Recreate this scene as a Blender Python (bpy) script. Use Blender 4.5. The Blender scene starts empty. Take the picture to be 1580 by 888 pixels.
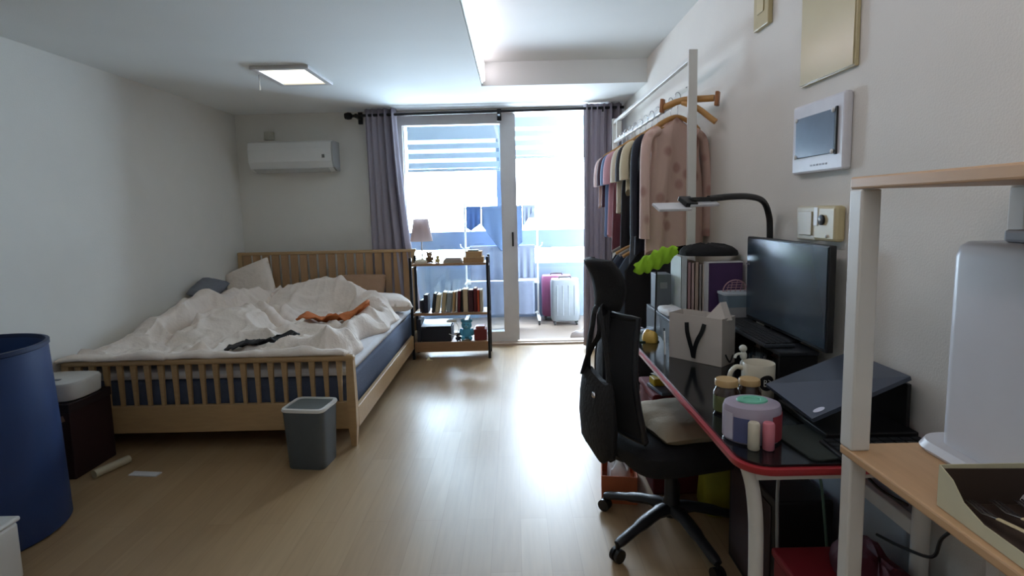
import bpy, bmesh, math, random
from mathutils import Vector, Matrix, noise as mnoise
random.seed(7)
PI = math.pi
sc = bpy.context.scene
C = sc.collection
V = Vector

# ------------------------------------------------------------------ camera
FPX, PITCH, YAW, ROLL, PY = 838.16, .104, -.0049, -.0235, 408.9
fw = V((math.sin(YAW)*math.cos(PITCH), math.cos(YAW)*math.cos(PITCH), -math.sin(PITCH)))
rt = V((math.cos(YAW), -math.sin(YAW), 0)); up = rt.cross(fw)
r2 = rt*math.cos(ROLL) + up*math.sin(ROLL); u2 = -rt*math.sin(ROLL) + up*math.cos(ROLL)
cam = bpy.data.cameras.new('camera'); camo = bpy.data.objects.new('camera', cam); C.objects.link(camo)
m = Matrix((( r2.x, u2.x, -fw.x, 0), (r2.y, u2.y, -fw.y, 0), (r2.z, u2.z, -fw.z, 1.35), (0, 0, 0, 1)))
camo.matrix_world = m
cam.sensor_width = 36; cam.lens = FPX/1580*36; cam.shift_y = (PY-444)/1580; cam.clip_start = .02
sc.camera = camo

# ------------------------------------------------------------------ light
w = bpy.data.worlds.new('sky'); sc.world = w; w.use_nodes = True
bg = w.node_tree.nodes['Background']
bg.inputs['Color'].default_value = (.74, .87, 1, 1); bg.inputs['Strength'].default_value = 42.0
def area(name, loc, rot, sx, sy, power, color=(1, 1, 1), portal=False):
    l = bpy.data.lights.new(name, 'AREA'); l.shape = 'RECTANGLE'; l.size = sx; l.size_y = sy
    l.energy = power; l.color = color; l.cycles.is_portal = portal
    o = bpy.data.objects.new(name, l); o.location = loc; o.rotation_euler = rot; C.objects.link(o); return o
area('window_portal', (-.15, 6.81, 1.56), (-PI/2, 0, 0), 2.7, 1.9, 1, portal=True)
FILL_LAMP_W = 1.5
area('added_fill_light', (.35, .2, 2.40), (0, 0, 0), .5, .5, FILL_LAMP_W, (1, .95, .88))  # added fill light for the room, no such source in view
sc.view_settings.view_transform = 'Standard'; sc.view_settings.look = 'None'
sc.view_settings.gamma = 1; sc.view_settings.use_curve_mapping = False
sc.view_settings.exposure = 0.60
try:
    sc.cycles.max_bounces = 10; sc.cycles.diffuse_bounces = 6; sc.cycles.transparent_max_bounces = 16
    sc.cycles.use_denoising = True; sc.cycles.caustics_reflective = False; sc.cycles.caustics_refractive = False
    sc.cycles.sample_clamp_indirect = 6
except Exception: pass

# ------------------------------------------------------------------ materials
def lin(c):
    c = c/255
    return c/12.92 if c <= .04045 else ((c+.055)/1.055)**2.4
def rgb(t): return (lin(t[0]), lin(t[1]), lin(t[2]), 1)
MATS = {}
def M(name, c=(200, 200, 200), rough=.6, metal=0, var=.08, scale=20, bump=.0, bscale=60, c2=None, spots=None, trans=0, stretch=None, spec=.5):
    if name in MATS: return MATS[name]
    mt = bpy.data.materials.new(name); mt.use_nodes = True; MATS[name] = mt
    nt = mt.node_tree; N = nt.nodes; L = nt.links; b = N['Principled BSDF']
    b.inputs['Roughness'].default_value = rough; b.inputs['Metallic'].default_value = metal
    b.inputs['Specular IOR Level'].default_value = spec
    tc = N.new('ShaderNodeTexCoord'); mp = N.new('ShaderNodeMapping')
    L.new(tc.outputs['Object'], mp.inputs['Vector'])
    if stretch: mp.inputs['Scale'].default_value = stretch
    nz = N.new('ShaderNodeTexNoise'); nz.inputs['Scale'].default_value = scale; nz.inputs['Detail'].default_value = 4
    L.new(mp.outputs['Vector'], nz.inputs['Vector'])
    mx = N.new('ShaderNodeMix'); mx.data_type = 'RGBA'
    a = rgb(c)
    if c2: e = rgb(c2)
    else: e = tuple(x*(1-var*2.2) for x in a[:3])+(1,)
    mx.inputs[6].default_value = a; mx.inputs[7].default_value = e
    L.new(nz.outputs['Fac'], mx.inputs[0])
    out = mx.outputs[2]
    if spots:      # (colour, scale, threshold)
        vo = N.new('ShaderNodeTexVoronoi'); vo.inputs['Scale'].default_value = spots[1]
        L.new(mp.outputs['Vector'], vo.inputs['Vector'])
        rp = N.new('ShaderNodeValToRGB'); rp.color_ramp.elements[0].position = spots[2]*.5; rp.color_ramp.elements[1].position = spots[2]
        rp.color_ramp.elements[0].color = (1, 1, 1, 1); rp.color_ramp.elements[1].color = (0, 0, 0, 1)
        L.new(vo.outputs['Distance'], rp.inputs['Fac'])
        m2 = N.new('ShaderNodeMix'); m2.data_type = 'RGBA'; L.new(rp.outputs['Color'], m2.inputs[0])
        L.new(out, m2.inputs[6]); m2.inputs[7].default_value = rgb(spots[0]); out = m2.outputs[2]
    L.new(out, b.inputs['Base Color'])
    if bump:
        n2 = N.new('ShaderNodeTexNoise'); n2.inputs['Scale'].default_value = bscale; n2.inputs['Detail'].default_value = 5
        L.new(mp.outputs['Vector'], n2.inputs['Vector'])
        bp = N.new('ShaderNodeBump'); bp.inputs['Strength'].default_value = bump; bp.inputs['Distance'].default_value = .01
        L.new(n2.outputs['Fac'], bp.inputs['Height']); L.new(bp.outputs['Normal'], b.inputs['Normal'])
    if trans:
        tr = N.new('ShaderNodeBsdfTranslucent'); tr.inputs['Color'].default_value = a
        ms = N.new('ShaderNodeMixShader'); ms.inputs[0].default_value = trans
        L.new(b.outputs[0], ms.inputs[1]); L.new(tr.outputs[0], ms.inputs[2]); L.new(ms.outputs[0], N['Material Output'].inputs['Surface'])
    return mt
def glass(name, tint, gl=.06):
    if name in MATS: return MATS[name]
    mt = bpy.data.materials.new(name); mt.use_nodes = True; MATS[name] = mt
    N = mt.node_tree.nodes; L = mt.node_tree.links; N.remove(N['Principled BSDF'])
    t = N.new('ShaderNodeBsdfTransparent'); t.inputs['Color'].default_value = tint
    g = N.new('ShaderNodeBsdfGlossy'); g.inputs['Roughness'].default_value = .03
    s = N.new('ShaderNodeMixShader'); s.inputs[0].default_value = gl
    L.new(t.outputs[0], s.inputs[1]); L.new(g.outputs[0], s.inputs[2]); L.new(s.outputs[0], N['Material Output'].inputs['Surface'])
    return mt
def emit(name, c, s):
    if name in MATS: return MATS[name]
    mt = bpy.data.materials.new(name); mt.use_nodes = True; MATS[name] = mt
    N = mt.node_tree.nodes; b = N['Principled BSDF']
    b.inputs['Base Color'].default_value = rgb(c); b.inputs['Emission Color'].default_value = rgb(c); b.inputs['Emission Strength'].default_value = s
    return mt
def floor_mat():
    mt = bpy.data.materials.new('vinyl_plank'); mt.use_nodes = True; N = mt.node_tree.nodes; L = mt.node_tree.links; b = N['Principled BSDF']
    tc = N.new('ShaderNodeTexCoord'); mp = N.new('ShaderNodeMapping'); mp.inputs['Rotation'].default_value = (0, 0, PI/2)
    L.new(tc.outputs['Object'], mp.inputs['Vector'])
    br = N.new('ShaderNodeTexBrick'); br.inputs['Scale'].default_value = 1; br.inputs['Brick Width'].default_value = .95; br.inputs['Row Height'].default_value = .115
    br.inputs['Mortar Size'].default_value = .0012; br.inputs['Mortar Smooth'].default_value = .6; br.offset = .37
    br.inputs['Color1'].default_value = rgb((176, 148, 112)); br.inputs['Color2'].default_value = rgb((168, 139, 103)); br.inputs['Mortar'].default_value = rgb((152, 122, 88))
    L.new(mp.outputs['Vector'], br.inputs['Vector'])
    m2 = N.new('ShaderNodeMapping'); m2.inputs['Scale'].default_value = (22, 1.6, 1); L.new(tc.outputs['Object'], m2.inputs['Vector'])
    nz = N.new('ShaderNodeTexNoise'); nz.inputs['Scale'].default_value = 2.4; nz.inputs['Detail'].default_value = 6; L.new(m2.outputs['Vector'], nz.inputs['Vector'])
    mx = N.new('ShaderNodeMix'); mx.data_type = 'RGBA'; mx.blend_type = 'MULTIPLY'; mx.inputs[0].default_value = .25
    L.new(br.outputs['Color'], mx.inputs[6]); L.new(nz.outputs['Fac'], mx.inputs[7]); L.new(mx.outputs[2], b.inputs['Base Color'])
    b.inputs['Roughness'].default_value = .38; b.inputs['Specular IOR Level'].default_value = .6
    bp = N.new('ShaderNodeBump'); bp.inputs['Strength'].default_value = .06; bp.inputs['Distance'].default_value = .004
    L.new(nz.outputs['Fac'], bp.inputs['Height']); L.new(bp.outputs['Normal'], b.inputs['Normal'])
    return mt
def blind_mat():
    mt = bpy.data.materials.new('zebra_blind_fabric'); mt.use_nodes = True; N = mt.node_tree.nodes; L = mt.node_tree.links; b = N['Principled BSDF']
    b.inputs['Base Color'].default_value = rgb((165, 178, 188)); b.inputs['Roughness'].default_value = .9
    tl = N.new('ShaderNodeBsdfTranslucent'); tl.inputs['Color'].default_value = rgb((110, 120, 130))
    s1 = N.new('ShaderNodeMixShader'); s1.inputs[0].default_value = .08; L.new(b.outputs[0], s1.inputs[1]); L.new(tl.outputs[0], s1.inputs[2])
    tr = N.new('ShaderNodeBsdfTransparent'); tr.inputs['Color'].default_value = (.35, .40, .43, 1)
    tc = N.new('ShaderNodeTexCoord'); sp = N.new('ShaderNodeSeparateXYZ'); L.new(tc.outputs['Object'], sp.inputs[0])
    a = N.new('ShaderNodeMath'); a.operation = 'MULTIPLY'; a.inputs[1].default_value = 1/.112; L.new(sp.outputs['Z'], a.inputs[0])
    f = N.new('ShaderNodeMath'); f.operation = 'FRACT'; L.new(a.outputs[0], f.inputs[0])
    g = N.new('ShaderNodeMath'); g.operation = 'LESS_THAN'; g.inputs[1].default_value = .40; L.new(f.outputs[0], g.inputs[0])
    h = N.new('ShaderNodeMath'); h.operation = 'LESS_THAN'; h.inputs[1].default_value = .42; L.new(sp.outputs['Z'], h.inputs[0])
    k = N.new('ShaderNodeMath'); k.operation = 'MULTIPLY'; L.new(g.outputs[0], k.inputs[0]); L.new(h.outputs[0], k.inputs[1])
    kk = N.new('ShaderNodeMath'); kk.operation = 'MULTIPLY'; kk.inputs[1].default_value = .7; L.new(k.outputs[0], kk.inputs[0])
    s2 = N.new('ShaderNodeMixShader'); L.new(kk.outputs[0], s2.inputs[0]); L.new(s1.outputs[0], s2.inputs[1]); L.new(tr.outputs[0], s2.inputs[2])
    L.new(s2.outputs[0], N['Material Output'].inputs['Surface']); return mt

WALL = M('wallpaper', (224, 221, 214), .85, var=.03, scale=6, bump=.15, bscale=180)
CEILM = M('ceiling_paper', (230, 233, 232), .9, var=.02, scale=4, bump=.1, bscale=150)
WHITE = M('white_plastic', (226, 226, 224), .4, var=.02)
WMETAL = M('white_metal', (218, 217, 212), .4, var=.05)
FRAMEW = M('window_frame_white', (208, 206, 206), .45, var=.03)
BLACK = M('black_plastic', (22, 22, 25), .45, var=.1)
BMETAL = M('black_metal', (24, 24, 27), .4, metal=.4, var=.1)
WOOD = M('bed_wood', (192, 158, 114), .45, var=.12, scale=5, stretch=(2, 12, 12), bump=.05)
WOODL = M('shelf_wood', (205, 165, 124), .45, var=.1, scale=6, stretch=(12, 1.5, 12))
WOODD = M('rack_shelf_wood', (168, 128, 92), .5, var=.12, scale=8, stretch=(2, 12, 12))
HANGW = M('hanger_wood', (200, 148, 84), .4, var=.15, scale=15)
CHROME = M('chrome', (200, 200, 205), .25, metal=1, var=.02)

# ------------------------------------------------------------------ mesh helpers
def box(bm, c, s, rot=None, bev=0, seg=2):
    r = bmesh.ops.create_cube(bm, size=1)
    mm = Matrix.Translation(c) @ (rot.to_4x4() if rot else Matrix.Identity(4)) @ Matrix.Diagonal((s[0], s[1], s[2], 1))
    bmesh.ops.transform(bm, matrix=mm, verts=r['verts'])
    if bev:
        es = list({e for v in r['verts'] for e in v.link_edges})
        bmesh.ops.bevel(bm, geom=es, offset=min(bev, min(s)*.45), segments=seg, affect='EDGES', profile=.5)
def bb(bm, x0, x1, y0, y1, z0, z1, bev=0):
    box(bm, ((x0+x1)/2, (y0+y1)/2, (z0+z1)/2), (abs(x1-x0), abs(y1-y0), abs(z1-z0)), None, bev)
def rings(bm, rs, cap=True, closed=True):
    vs = [[bm.verts.new(p) for p in r] for r in rs]
    for a, b in zip(vs, vs[1:]):
        n = len(a)
        for i in range(n if closed else n-1):
            j = (i+1) % n
            try: bm.faces.new((a[i], a[j], b[j], b[i]))
            except Exception: pass
    if cap and closed:
        for r in (vs[0][::-1], vs[-1]):
            try: bm.faces.new(r)
            except Exception: pass
    return vs
def tube(bm, pts, r, n=8, flat=1, cap=True):
    pts = [V(p) for p in pts]; rr = r if isinstance(r, (list, tuple)) else [r]*len(pts)
    out = []; prev = None
    for i, p in enumerate(pts):
        t = (pts[min(i+1, len(pts)-1)]-pts[max(i-1, 0)]).normalized()
        if prev is None:
            a = V((0, 0, 1)) if abs(t.z) < .9 else V((1, 0, 0)); u = t.cross(a).normalized()
        else: u = (prev - t*prev.dot(t)).normalized()
        prev = u; v = t.cross(u)
        out.append([p+u*math.cos(2*PI*k/n)*rr[i]+v*math.sin(2*PI*k/n)*rr[i]*flat for k in range(n)])
    rings(bm, out, cap)
def smooth_pts(pts, n=6):
    pts = [V(p) for p in pts]; out = []
    for i in range(len(pts)-1):
        p0 = pts[max(i-1, 0)]; p1 = pts[i]; p2 = pts[i+1]; p3 = pts[min(i+2, len(pts)-1)]
        for k in range(n):
            t = k/n
            out.append(.5*((2*p1)+(p2-p0)*t+(2*p0-5*p1+4*p2-p3)*t*t+(-p0+3*p1-3*p2+p3)*t**3))
    out.append(pts[-1]); return out
def lathe(bm, prof, n=24, c=(0, 0, 0), cap=True):
    rings(bm, [[V((c[0]+r*math.cos(2*PI*k/n), c[1]+r*math.sin(2*PI*k/n), c[2]+z)) for k in range(n)] for r, z in prof], cap)
def prism(bm, poly, vec, f=None):
    """polygon of 3-D points swept along vec"""
    a = [V(p) for p in poly]; vec = V(vec)
    rings(bm, [a, [p+vec for p in a]])
def blob(bm, c, r, seg=16, sub=0):
    rr = bmesh.ops.create_uvsphere(bm, u_segments=seg, v_segments=max(8, seg*2//3), radius=1)
    bmesh.ops.transform(bm, matrix=Matrix.Translation(c) @ Matrix.Diagonal((r[0], r[1], r[2], 1)), verts=rr['verts'])
def sgrid(bm, nx, ny, f):
    vs = [[bm.verts.new(f(i/nx, j/ny)) for i in range(nx+1)] for j in range(ny+1)]
    for j in range(ny):
        for i in range(nx): bm.faces.new((vs[j][i], vs[j][i+1], vs[j+1][i+1], vs[j+1][i]))
    return vs
def obj(name, bm, mat, parent=None, smooth=False, loc=None, wofs=None):
    """link a bmesh as one object; wofs: vertices given in world axes around that origin"""
    if wofs is not None: bmesh.ops.translate(bm, vec=-V(wofs), verts=bm.verts)
    bmesh.ops.recalc_face_normals(bm, faces=bm.faces)
    me = bpy.data.meshes.new(name); bm.to_mesh(me); bm.free()
    if smooth:
        for p in me.polygons: p.use_smooth = True
    me.materials.append(mat)
    o = bpy.data.objects.new(name, me); C.objects.link(o)
    if smooth:
        try: me.set_sharp_from_angle(angle=math.radians(45))
        except Exception: pass
    if parent: o.parent = parent
    if loc: o.location = loc
    return o
def B(): return bmesh.new()
def thing(name, label, cat, loc=(0, 0, 0), rz=0, group=None):
    o = bpy.data.objects.new(name, None); C.objects.link(o); o.empty_display_size = .1
    o.location = loc; o.rotation_euler = (0, 0, rz); return tag(o, label, cat, group)
def tag(o, label, cat, group=None, kind=None):
    o['label'] = label; o['category'] = cat
    if group: o['group'] = group
    if kind: o['kind'] = kind
    return o
def struct(name, bm, mat):
    o = obj(name, bm, mat); o['kind'] = 'structure'; return o
def solid(o, t, off=0):
    md = o.modifiers.new('thick', 'SOLIDIFY'); md.thickness = t; md.offset = off; return o
def sub(o, n=1):
    md = o.modifiers.new('smooth', 'SUBSURF'); md.levels = n; md.render_levels = n; return o
def dup(root, loc=None, rz=None, label=None, mats=None, scale=None):
    r = root.copy(); C.objects.link(r)
    if loc: r.location = loc
    if rz is not None: r.rotation_euler = (0, 0, rz)
    if label: r['label'] = label
    if scale: r.scale = scale
    for ch in list(root.children):
        c = ch.copy(); C.objects.link(c); c.parent = r
        for g in list(ch.children):
            d = g.copy(); C.objects.link(d); d.parent = c
    return r
def recolor(o, mat):
    o.data = o.data.copy(); o.data.materials.clear(); o.data.materials.append(mat)
def R3(z=0, x=0, y=0):
    return Matrix.Rotation(z, 3, 'Z') @ Matrix.Rotation(y, 3, 'Y') @ Matrix.Rotation(x, 3, 'X')

# ------------------------------------------------------------------ room shell
XL, XR, YB, ZC, ZR, XT, YR, YF = -2.64, 1.06, 5.30, 2.30, 2.48, -.226, 4.345, -1.6
T = .12
b = B(); bb(b, XL-T, XR+T, YF-T, YB+.1, -.1, 0); struct('floor', b, floor_mat())
b = B(); bb(b, XL-T, XL, YF-T, YB, 0, 2.75); struct('wall_left', b, WALL)
b = B(); bb(b, XR, XR+T, YF-T, YB+T, 0, 2.75); struct('wall_right', b, WALL)
b = B(); bb(b, XL, XR, YF-T, YF, 0, 2.75); struct('wall_rear', b, WALL)
OX0, OX1, OZ = -1.16, .86, 2.285
b = B(); bb(b, XL-T, OX0, YB, YB+T, 0, 2.75); bb(b, OX1, XR, YB, YB+T, 0, 2.75); bb(b, OX0, OX1, YB, YB+T, OZ, 2.75)
struct('wall_back', b, WALL)
b = B()
bb(b, XL, XT, YF, YB, ZC, 2.65); bb(b, XT, XR, YR, YB, ZC, 2.65); bb(b, XT, XR, YF, YR, ZR, 2.65)
struct('ceiling', b, CEILM)
b = B(); bb(b, XL, XL+.012, YF, YB, 0, .07); struct('baseboard_left', b, FRAMEW)
b = B(); bb(b, XL+.012, OX0-.05, YB-.012, YB, 0, .07); struct('baseboard_back', b, FRAMEW)
b = B(); bb(b, XR-.012, XR, YF, YB, 0, .07); struct('baseboard_right', b, FRAMEW)
# balcony
BY = 6.72
b = B(); bb(b, -1.75, 1.45, YB+.1, BY+.12, -.1, -.004); struct('floor_balcony', b, M('balcony_floor', (150, 134, 120), .4, var=.05, scale=8))
b = B(); bb(b, -1.87, -1.75, YB+T, BY+.12, -.1, 2.68); struct('wall_balcony_left', b, M('balcony_wall', (104, 110, 118), .85, var=.03))
b = B(); bb(b, 1.45, 1.57, YB+T, BY+.12, -.1, 2.68); struct('wall_balcony_right', b, M('balcony_wall', (104, 110, 118), .85, var=.03))
b = B(); bb(b, -1.75, 1.45, BY, BY+.12, -.004, .62); struct('wall_balcony_front', b, M('balcony_paint', (120, 134, 150), .7, var=.03))
b = B(); bb(b, -1.75, 1.45, YB+T, BY+.12, 2.56, 2.68); struct('ceiling_balcony', b, M('balcony_wall', (104, 110, 118), .85, var=.03))
# balcony window: frame and sheets of glass
b = B()
for x0, x1 in ((-1.75, -1.30), (-.20, -.08), (1.02, 1.45)): bb(b, x0, x1, BY, BY+.08, .62, 2.56)
bb(b, -1.30, 1.02, BY, BY+.08, .62, .67); bb(b, -1.30, 1.02, BY-.02, BY+.09, .86, 1.08); bb(b, -1.30, 1.02, BY, BY+.08, 2.48, 2.56)
wf = obj('window_1', b, M('balcony_frame', (110, 126, 150), .5, var=.03)); wf['kind'] = 'structure'
for i, (x0, x1) in enumerate(((-1.30, -.20), (-.08, 1.02))):
    b = B(); bb(b, x0, x1, BY+.03, BY+.036, 1.08, 2.48); bb(b, x0, x1, BY+.03, BY+.036, .67, .86)
    obj('window_pane', b, glass('outer_glass', (.975, .99, 1, 1), .03), wf)
# sliding balcony door: outer frame, left leaf closed, second leaf pushed behind it
b = B(); bb(b, OX0, OX0+.05, YB-.02, YB+.16, 0, OZ); bb(b, OX1-.05, OX1, YB-.02, YB+.16, 0, OZ); bb(b, OX0+.05, OX1-.05, YB-.02, YB+.16, OZ-.025, OZ)
struct('trim_1', b, FRAMEW)
b = B(); bb(b, OX0+.05, OX1-.05, YB-.01, YB+.16, -.003, .018); bb(b, OX0+.05, OX1-.05, YB+.03, YB+.04, .018, .028); struct('trim_2', b, M('threshold', (214, 196, 180), .4))
def leaf(n, x0, x1, y):
    b = B(); d = .016
    bb(b, x0, x0+.055, y-d, y+d, .03, OZ-.025); bb(b, x1-.13, x1, y-d, y+d, .03, OZ-.025)
    bb(b, x0+.055, x1-.13, y-d, y+d, .03, .13); bb(b, x0+.055, x1-.13, y-d, y+d, OZ-.12, OZ-.025)
    f = obj(n, b, FRAMEW); f['kind'] = 'structure'
    b = B(); bb(b, x0+.055, x1-.13, y-.004, y+.004, .13, OZ-.06); obj('door_glass', b, glass('door_glass', (.955, .975, .988, 1), .03), f)
    return f
d1 = leaf('door_1', OX0+.05, .015, YB+.05)
leaf('door_2', OX0+.055, .035, YB+.10)
b = B(); bb(b, -.02, -.002, YB+.018, YB+.034, .98, 1.12, .004); obj('door_handle', b, BLACK, d1)

# blinds on the balcony window
BLM = blind_mat()
def blind(x0, x1, zb, label):
    t = thing('roller_blind', label, 'blind', ((x0+x1)/2, BY-.06, zb), 0)
    w_ = (x1-x0)/2
    b = B(); bb(b, -w_, w_, -.002, .002, .03, 2.44-zb); obj('blind_fabric', b, BLM, t)
    b = B(); bb(b, -w_-.01, w_+.01, -.014, .014, 0, .035, .006); obj('bottom_bar', b, M('blind_bar', (150, 160, 168), .5), t)
    b = B(); bb(b, -w_-.01, w_+.01, -.03, .04, 2.435-zb, 2.53-zb, .01); obj('cassette', b, WHITE, t)
blind(-1.26, -.16, 1.81, 'white banded roller blind on the balcony window, left one hanging lower')
blind(-.12, 1.02, 1.94, 'white banded roller blind on the balcony window, right one hanging higher')

# ceiling light strip in the tray recess
t = thing('light_strip', 'glowing white light strip along the left edge of the raised ceiling', 'light', (XT, 1.4, ZC+.09))
b = B(); bb(b, .002, .016, -2.4, 2.93, -.075, .075, .003); obj('strip_channel', b, WMETAL, t)
b = B(); bb(b, .016, .030, -2.38, 2.90, -.065, .065, .005); obj('strip_diffuser', b, emit('strip_light', (255, 244, 250), 2.4), t)
# unseen fill lamp, added overhead out of frame to brighten the room
t = thing('added_fill_lamp', 'added square white fill lamp on the raised ceiling, out of view', 'lamp', (.35, .2, ZR-.07))
b = B(); bb(b, -.28, .28, -.28, .28, .03, .07, .01); obj('lamp_base', b, WHITE, t)
b = B(); bb(b, -.26, .26, -.26, .26, .0, .03, .01); obj('lamp_diffuser', b, emit('fill_lamp_glow', (255, 246, 232), .6), t)
# small recessed light with a pull cord
t = thing('ceiling_light', 'small lit square ceiling light with white frame and pull cord', 'light', (-1.49, 3.85, ZC), 0)
lx, ly = .17, .225
b = B()
for (x0, x1, y0, y1) in ((-lx-.02, -lx+.02, -ly-.02, ly+.02), (lx-.02, lx+.02, -ly-.02, ly+.02), (-lx+.02, lx-.02, -ly-.02, -ly+.02), (-lx+.02, lx-.02, ly-.02, ly+.02)):
    bb(b, x0, x1, y0, y1, -.022, -.0005, .003)
obj('light_frame', b, FRAMEW, t)
b = B(); bb(b, -lx+.02, lx-.02, -ly+.02, ly-.02, -.010, -.0005); obj('light_panel', b, emit('panel_light', (255, 250, 228), 1.6), t)
b = B(); tube(b, [(-lx-.06, -.02, -.001), (-lx-.06, -.02, -.07)], .003, 6); lathe(b, [(.002, 0), (.006, -.005), (.007, -.03), (.003, -.035)], 8, (-lx-.06, -.02, -.07)); obj('pull_cord', b, WHITE, t)

# ------------------------------------------------------------------ air conditioner
t = thing('air_conditioner', 'white wall air conditioner above the headboard', 'air conditioner', (-2.06, YB, 1.74))
prof = [(0, 0), (-.10, 0), (-.165, .03), (-.20, .09), (-.205, .20), (-.19, .265), (-.16, .28), (0, .28)]
b = B(); rings(b, [[V((x, y*1., z)) for y, z in prof] for x in (-.385, .385)]); obj('casing', b, WHITE, t)
b = B()
for x in (.386, .402): pass
rings(b, [[V((x, y*.98, .005+z*.965)) for y, z in prof] for x in (.386, .402)]); obj('end_cap', b, M('ac_grey', (178, 180, 180), .5), t)
b = B(); box(b, (0, -.148, .0115), (.70, .075, .008), R3(x=-.42), .002); obj('vent_flap', b, M('ac_flap', (200, 202, 200), .4), t)
b = B(); bb(b, -.32, .34, -.105, -.09, -.006, .004); obj('vent_slot', b, BLACK, t)
b = B(); bb(b, .30, .325, -.2085, -.2, .12, .15, .002); obj('indicator', b, M('ac_mark', (120, 125, 125), .4), t)
b = B(); bb(b, -2.36, -2.27, YB-.035, YB-.001, 2.05, 2.13, .006); tag(obj('pipe_cover', b, M('pipe_cover', (188, 186, 174), .6)), 'small beige cover plate on the back wall above the air conditioner', 'cover plate')

# ------------------------------------------------------------------ curtain rod and curtains
t = thing('curtain_rod', 'black curtain rod with round finial over the balcony door', 'curtain rod', (-.2, 5.14, 2.235))
b = B(); tube(b, [(-1.28, 0, 0), (1.24, 0, .02)], .013, 12); obj('rod', b, BMETAL, t, True)
b = B(); lathe(b, [(.013, 0), (.03, .012), (.034, .04), (.026, .07), (.0, .075)], 16)
bmesh.ops.rotate(b, matrix=Matrix.Rotation(-PI/2, 3, 'Y'), verts=b.verts); bmesh.ops.translate(b, vec=(-1.27, 0, 0), verts=b.verts); obj('finial', b, BMETAL, t, True)
for x in (-1.235, .085, 1.05):
    b = B(); bb(b, x-.012, x+.012, -.018, .156, -.018, .018+.0, .003); bb(b, x-.02, x+.02, .13, .158, -.055, .055, .003); obj('rod_bracket', b, BMETAL, t)
CURT = M('curtain_cloth', (166, 158, 168), .9, var=.06, scale=30, bump=.2, bscale=300, trans=.15)
def sstep(a, b_, x):
    t_ = max(0, min(1, (x-a)/(b_-a))); return t_*t_*(3-2*t_)
def curtain(name, label, top, bot, nf, amp, y0, ofs, gather=None, zt=2.275, ztop_dip=0):
    # top/bot: (x0, x1); sampled sine folds
    b = B(); nx, nz = nf*12, 26
    def f(u, v):
        z = zt - v*(zt-.02)
        k = v if gather is None else gather(v)
        x0 = top[0]+(bot[0]-top[0])*k; x1 = top[1]+(bot[1]-top[1])*k
        ph = (u**.8)*nf*2*PI+ofs+v*.8*math.sin(u*4)
        a = amp*(1-.15*v)*(1+.35*math.sin(u*7+2))*(1 if zt > 3 else (.45+.55*sstep(.25, .7, u)))
        return V((x0+(x1-x0)*u+.012*math.sin(ph*2+v*2), y0+a*math.sin(ph)+.02*math.sin(v*5+u*3)*v, z))
    sgrid(b, nx, nz, f)
    o = obj(name, b, CURT, None, True); solid(o, .003); return tag(o, label, 'curtain')
# left curtain: tall flat leaf plus gathered edge that sweeps to the right lower down
curtain('curtain', 'grey curtain at the left of the balcony door, behind the headboard', (-1.355, -1.075), (-1.34, -.86), 5, .04, 5.14, .4, lambda v: v**1.5, zt=2.292)
curtain('curtain', 'grey curtain bunched at the right of the balcony door', (.68, 1.02), (.66, .98), 6, .045, 5.14, 1.2, zt=2.292)

# ------------------------------------------------------------------ bed
bed = thing('bed', 'double bed with light wooden spindle footboard and tall slatted headboard', 'bed', (-1.78, 4.08, 0))
bx0, bx1, by0, by1 = -2.61, -.93, 3.01, 5.13
o0 = (-1.78, 4.08, 0)
def leg_post(x, y, zt, w0=.05, w1=.036):
    b = B(); s = 1 if x > -1.8 else -1
    rings(b, [[V((x+dx*w_, y+dy*w_, z)) for dx, dy in ((-.5, -.5), (.5, -.5), (.5, .5), (-.5, .5))] for z, w_ in ((0, w1*.8), (.12, w0*.95), (.25, w0), (zt, w0*.8))])
    return b
for x, y, zt in ((bx1-.025, by0+.03, .53), (bx0+.025, by0+.03, .53)): obj('leg', leg_post(x, y, zt), WOOD, bed, wofs=o0)
for x, y, zt in ((bx1-.025, by1-.03, .985), (bx0+.025, by1-.03, .985)): obj('leg', leg_post(x, y, zt, .045), WOOD, bed, wofs=o0)
b = B(); bb(b, bx0, bx1, by0+.008, by0+.052, .505, .54, .012); obj('foot_rail', b, WOOD, bed, wofs=o0)
b = B(); bb(b, bx0+.045, bx1-.045, by0+.015, by0+.045, .105, .265, .004); obj('footboard_panel', b, WOOD, bed, wofs=o0)
n = 20
for i in range(n):
    x = bx0+.09+(bx1-bx0-.18)*i/(n-1)
    b = B()
    rings(b, [[V((x+dx*w_, by0+.03+dy*.018, z)) for dx, dy in ((-.5, -.5), (.5, -.5), (.5, .5), (-.5, .5))] for z, w_ in ((.26, .017), (.40, .024), (.51, .034))])
    obj('spindle', b, WOOD, bed, wofs=o0)
for x in (bx1-.03, bx0+.0):
    b = B(); bb(b, x, x+.03, by0+.055, by1-.055, .10, .222, .004); obj('side_rail', b, WOOD, bed, wofs=o0)
b = B(); bb(b, bx0, bx1+.005, by1-.045, by1-.015, .965, .995, .008); obj('head_rail', b, WOOD, bed, wofs=o0)
b = B(); bb(b, bx0+.045, bx1-.045, by1-.042, by1-.018, .20, .50, .004); obj('headboard_panel', b, WOOD, bed, wofs=o0)
HBW = M('headboard_slat', (176, 138, 98), .5, var=.12, scale=5, stretch=(12, 12, 2))
n = 18
for i in range(n):
    x = bx0+.09+(bx1-bx0-.18)*i/(n-1)
    b = B(); box(b, (x, by1-.03, .7325), (.066, .014, .465), R3(z=.25), .003); obj('slat', b, HBW, bed, wofs=o0)
b = B(); bb(b, bx0+.035, bx1-.035, by0+.06, by1-.05, .13, .16); obj('slat_base', b, WOODD, bed, wofs=o0)
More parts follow.
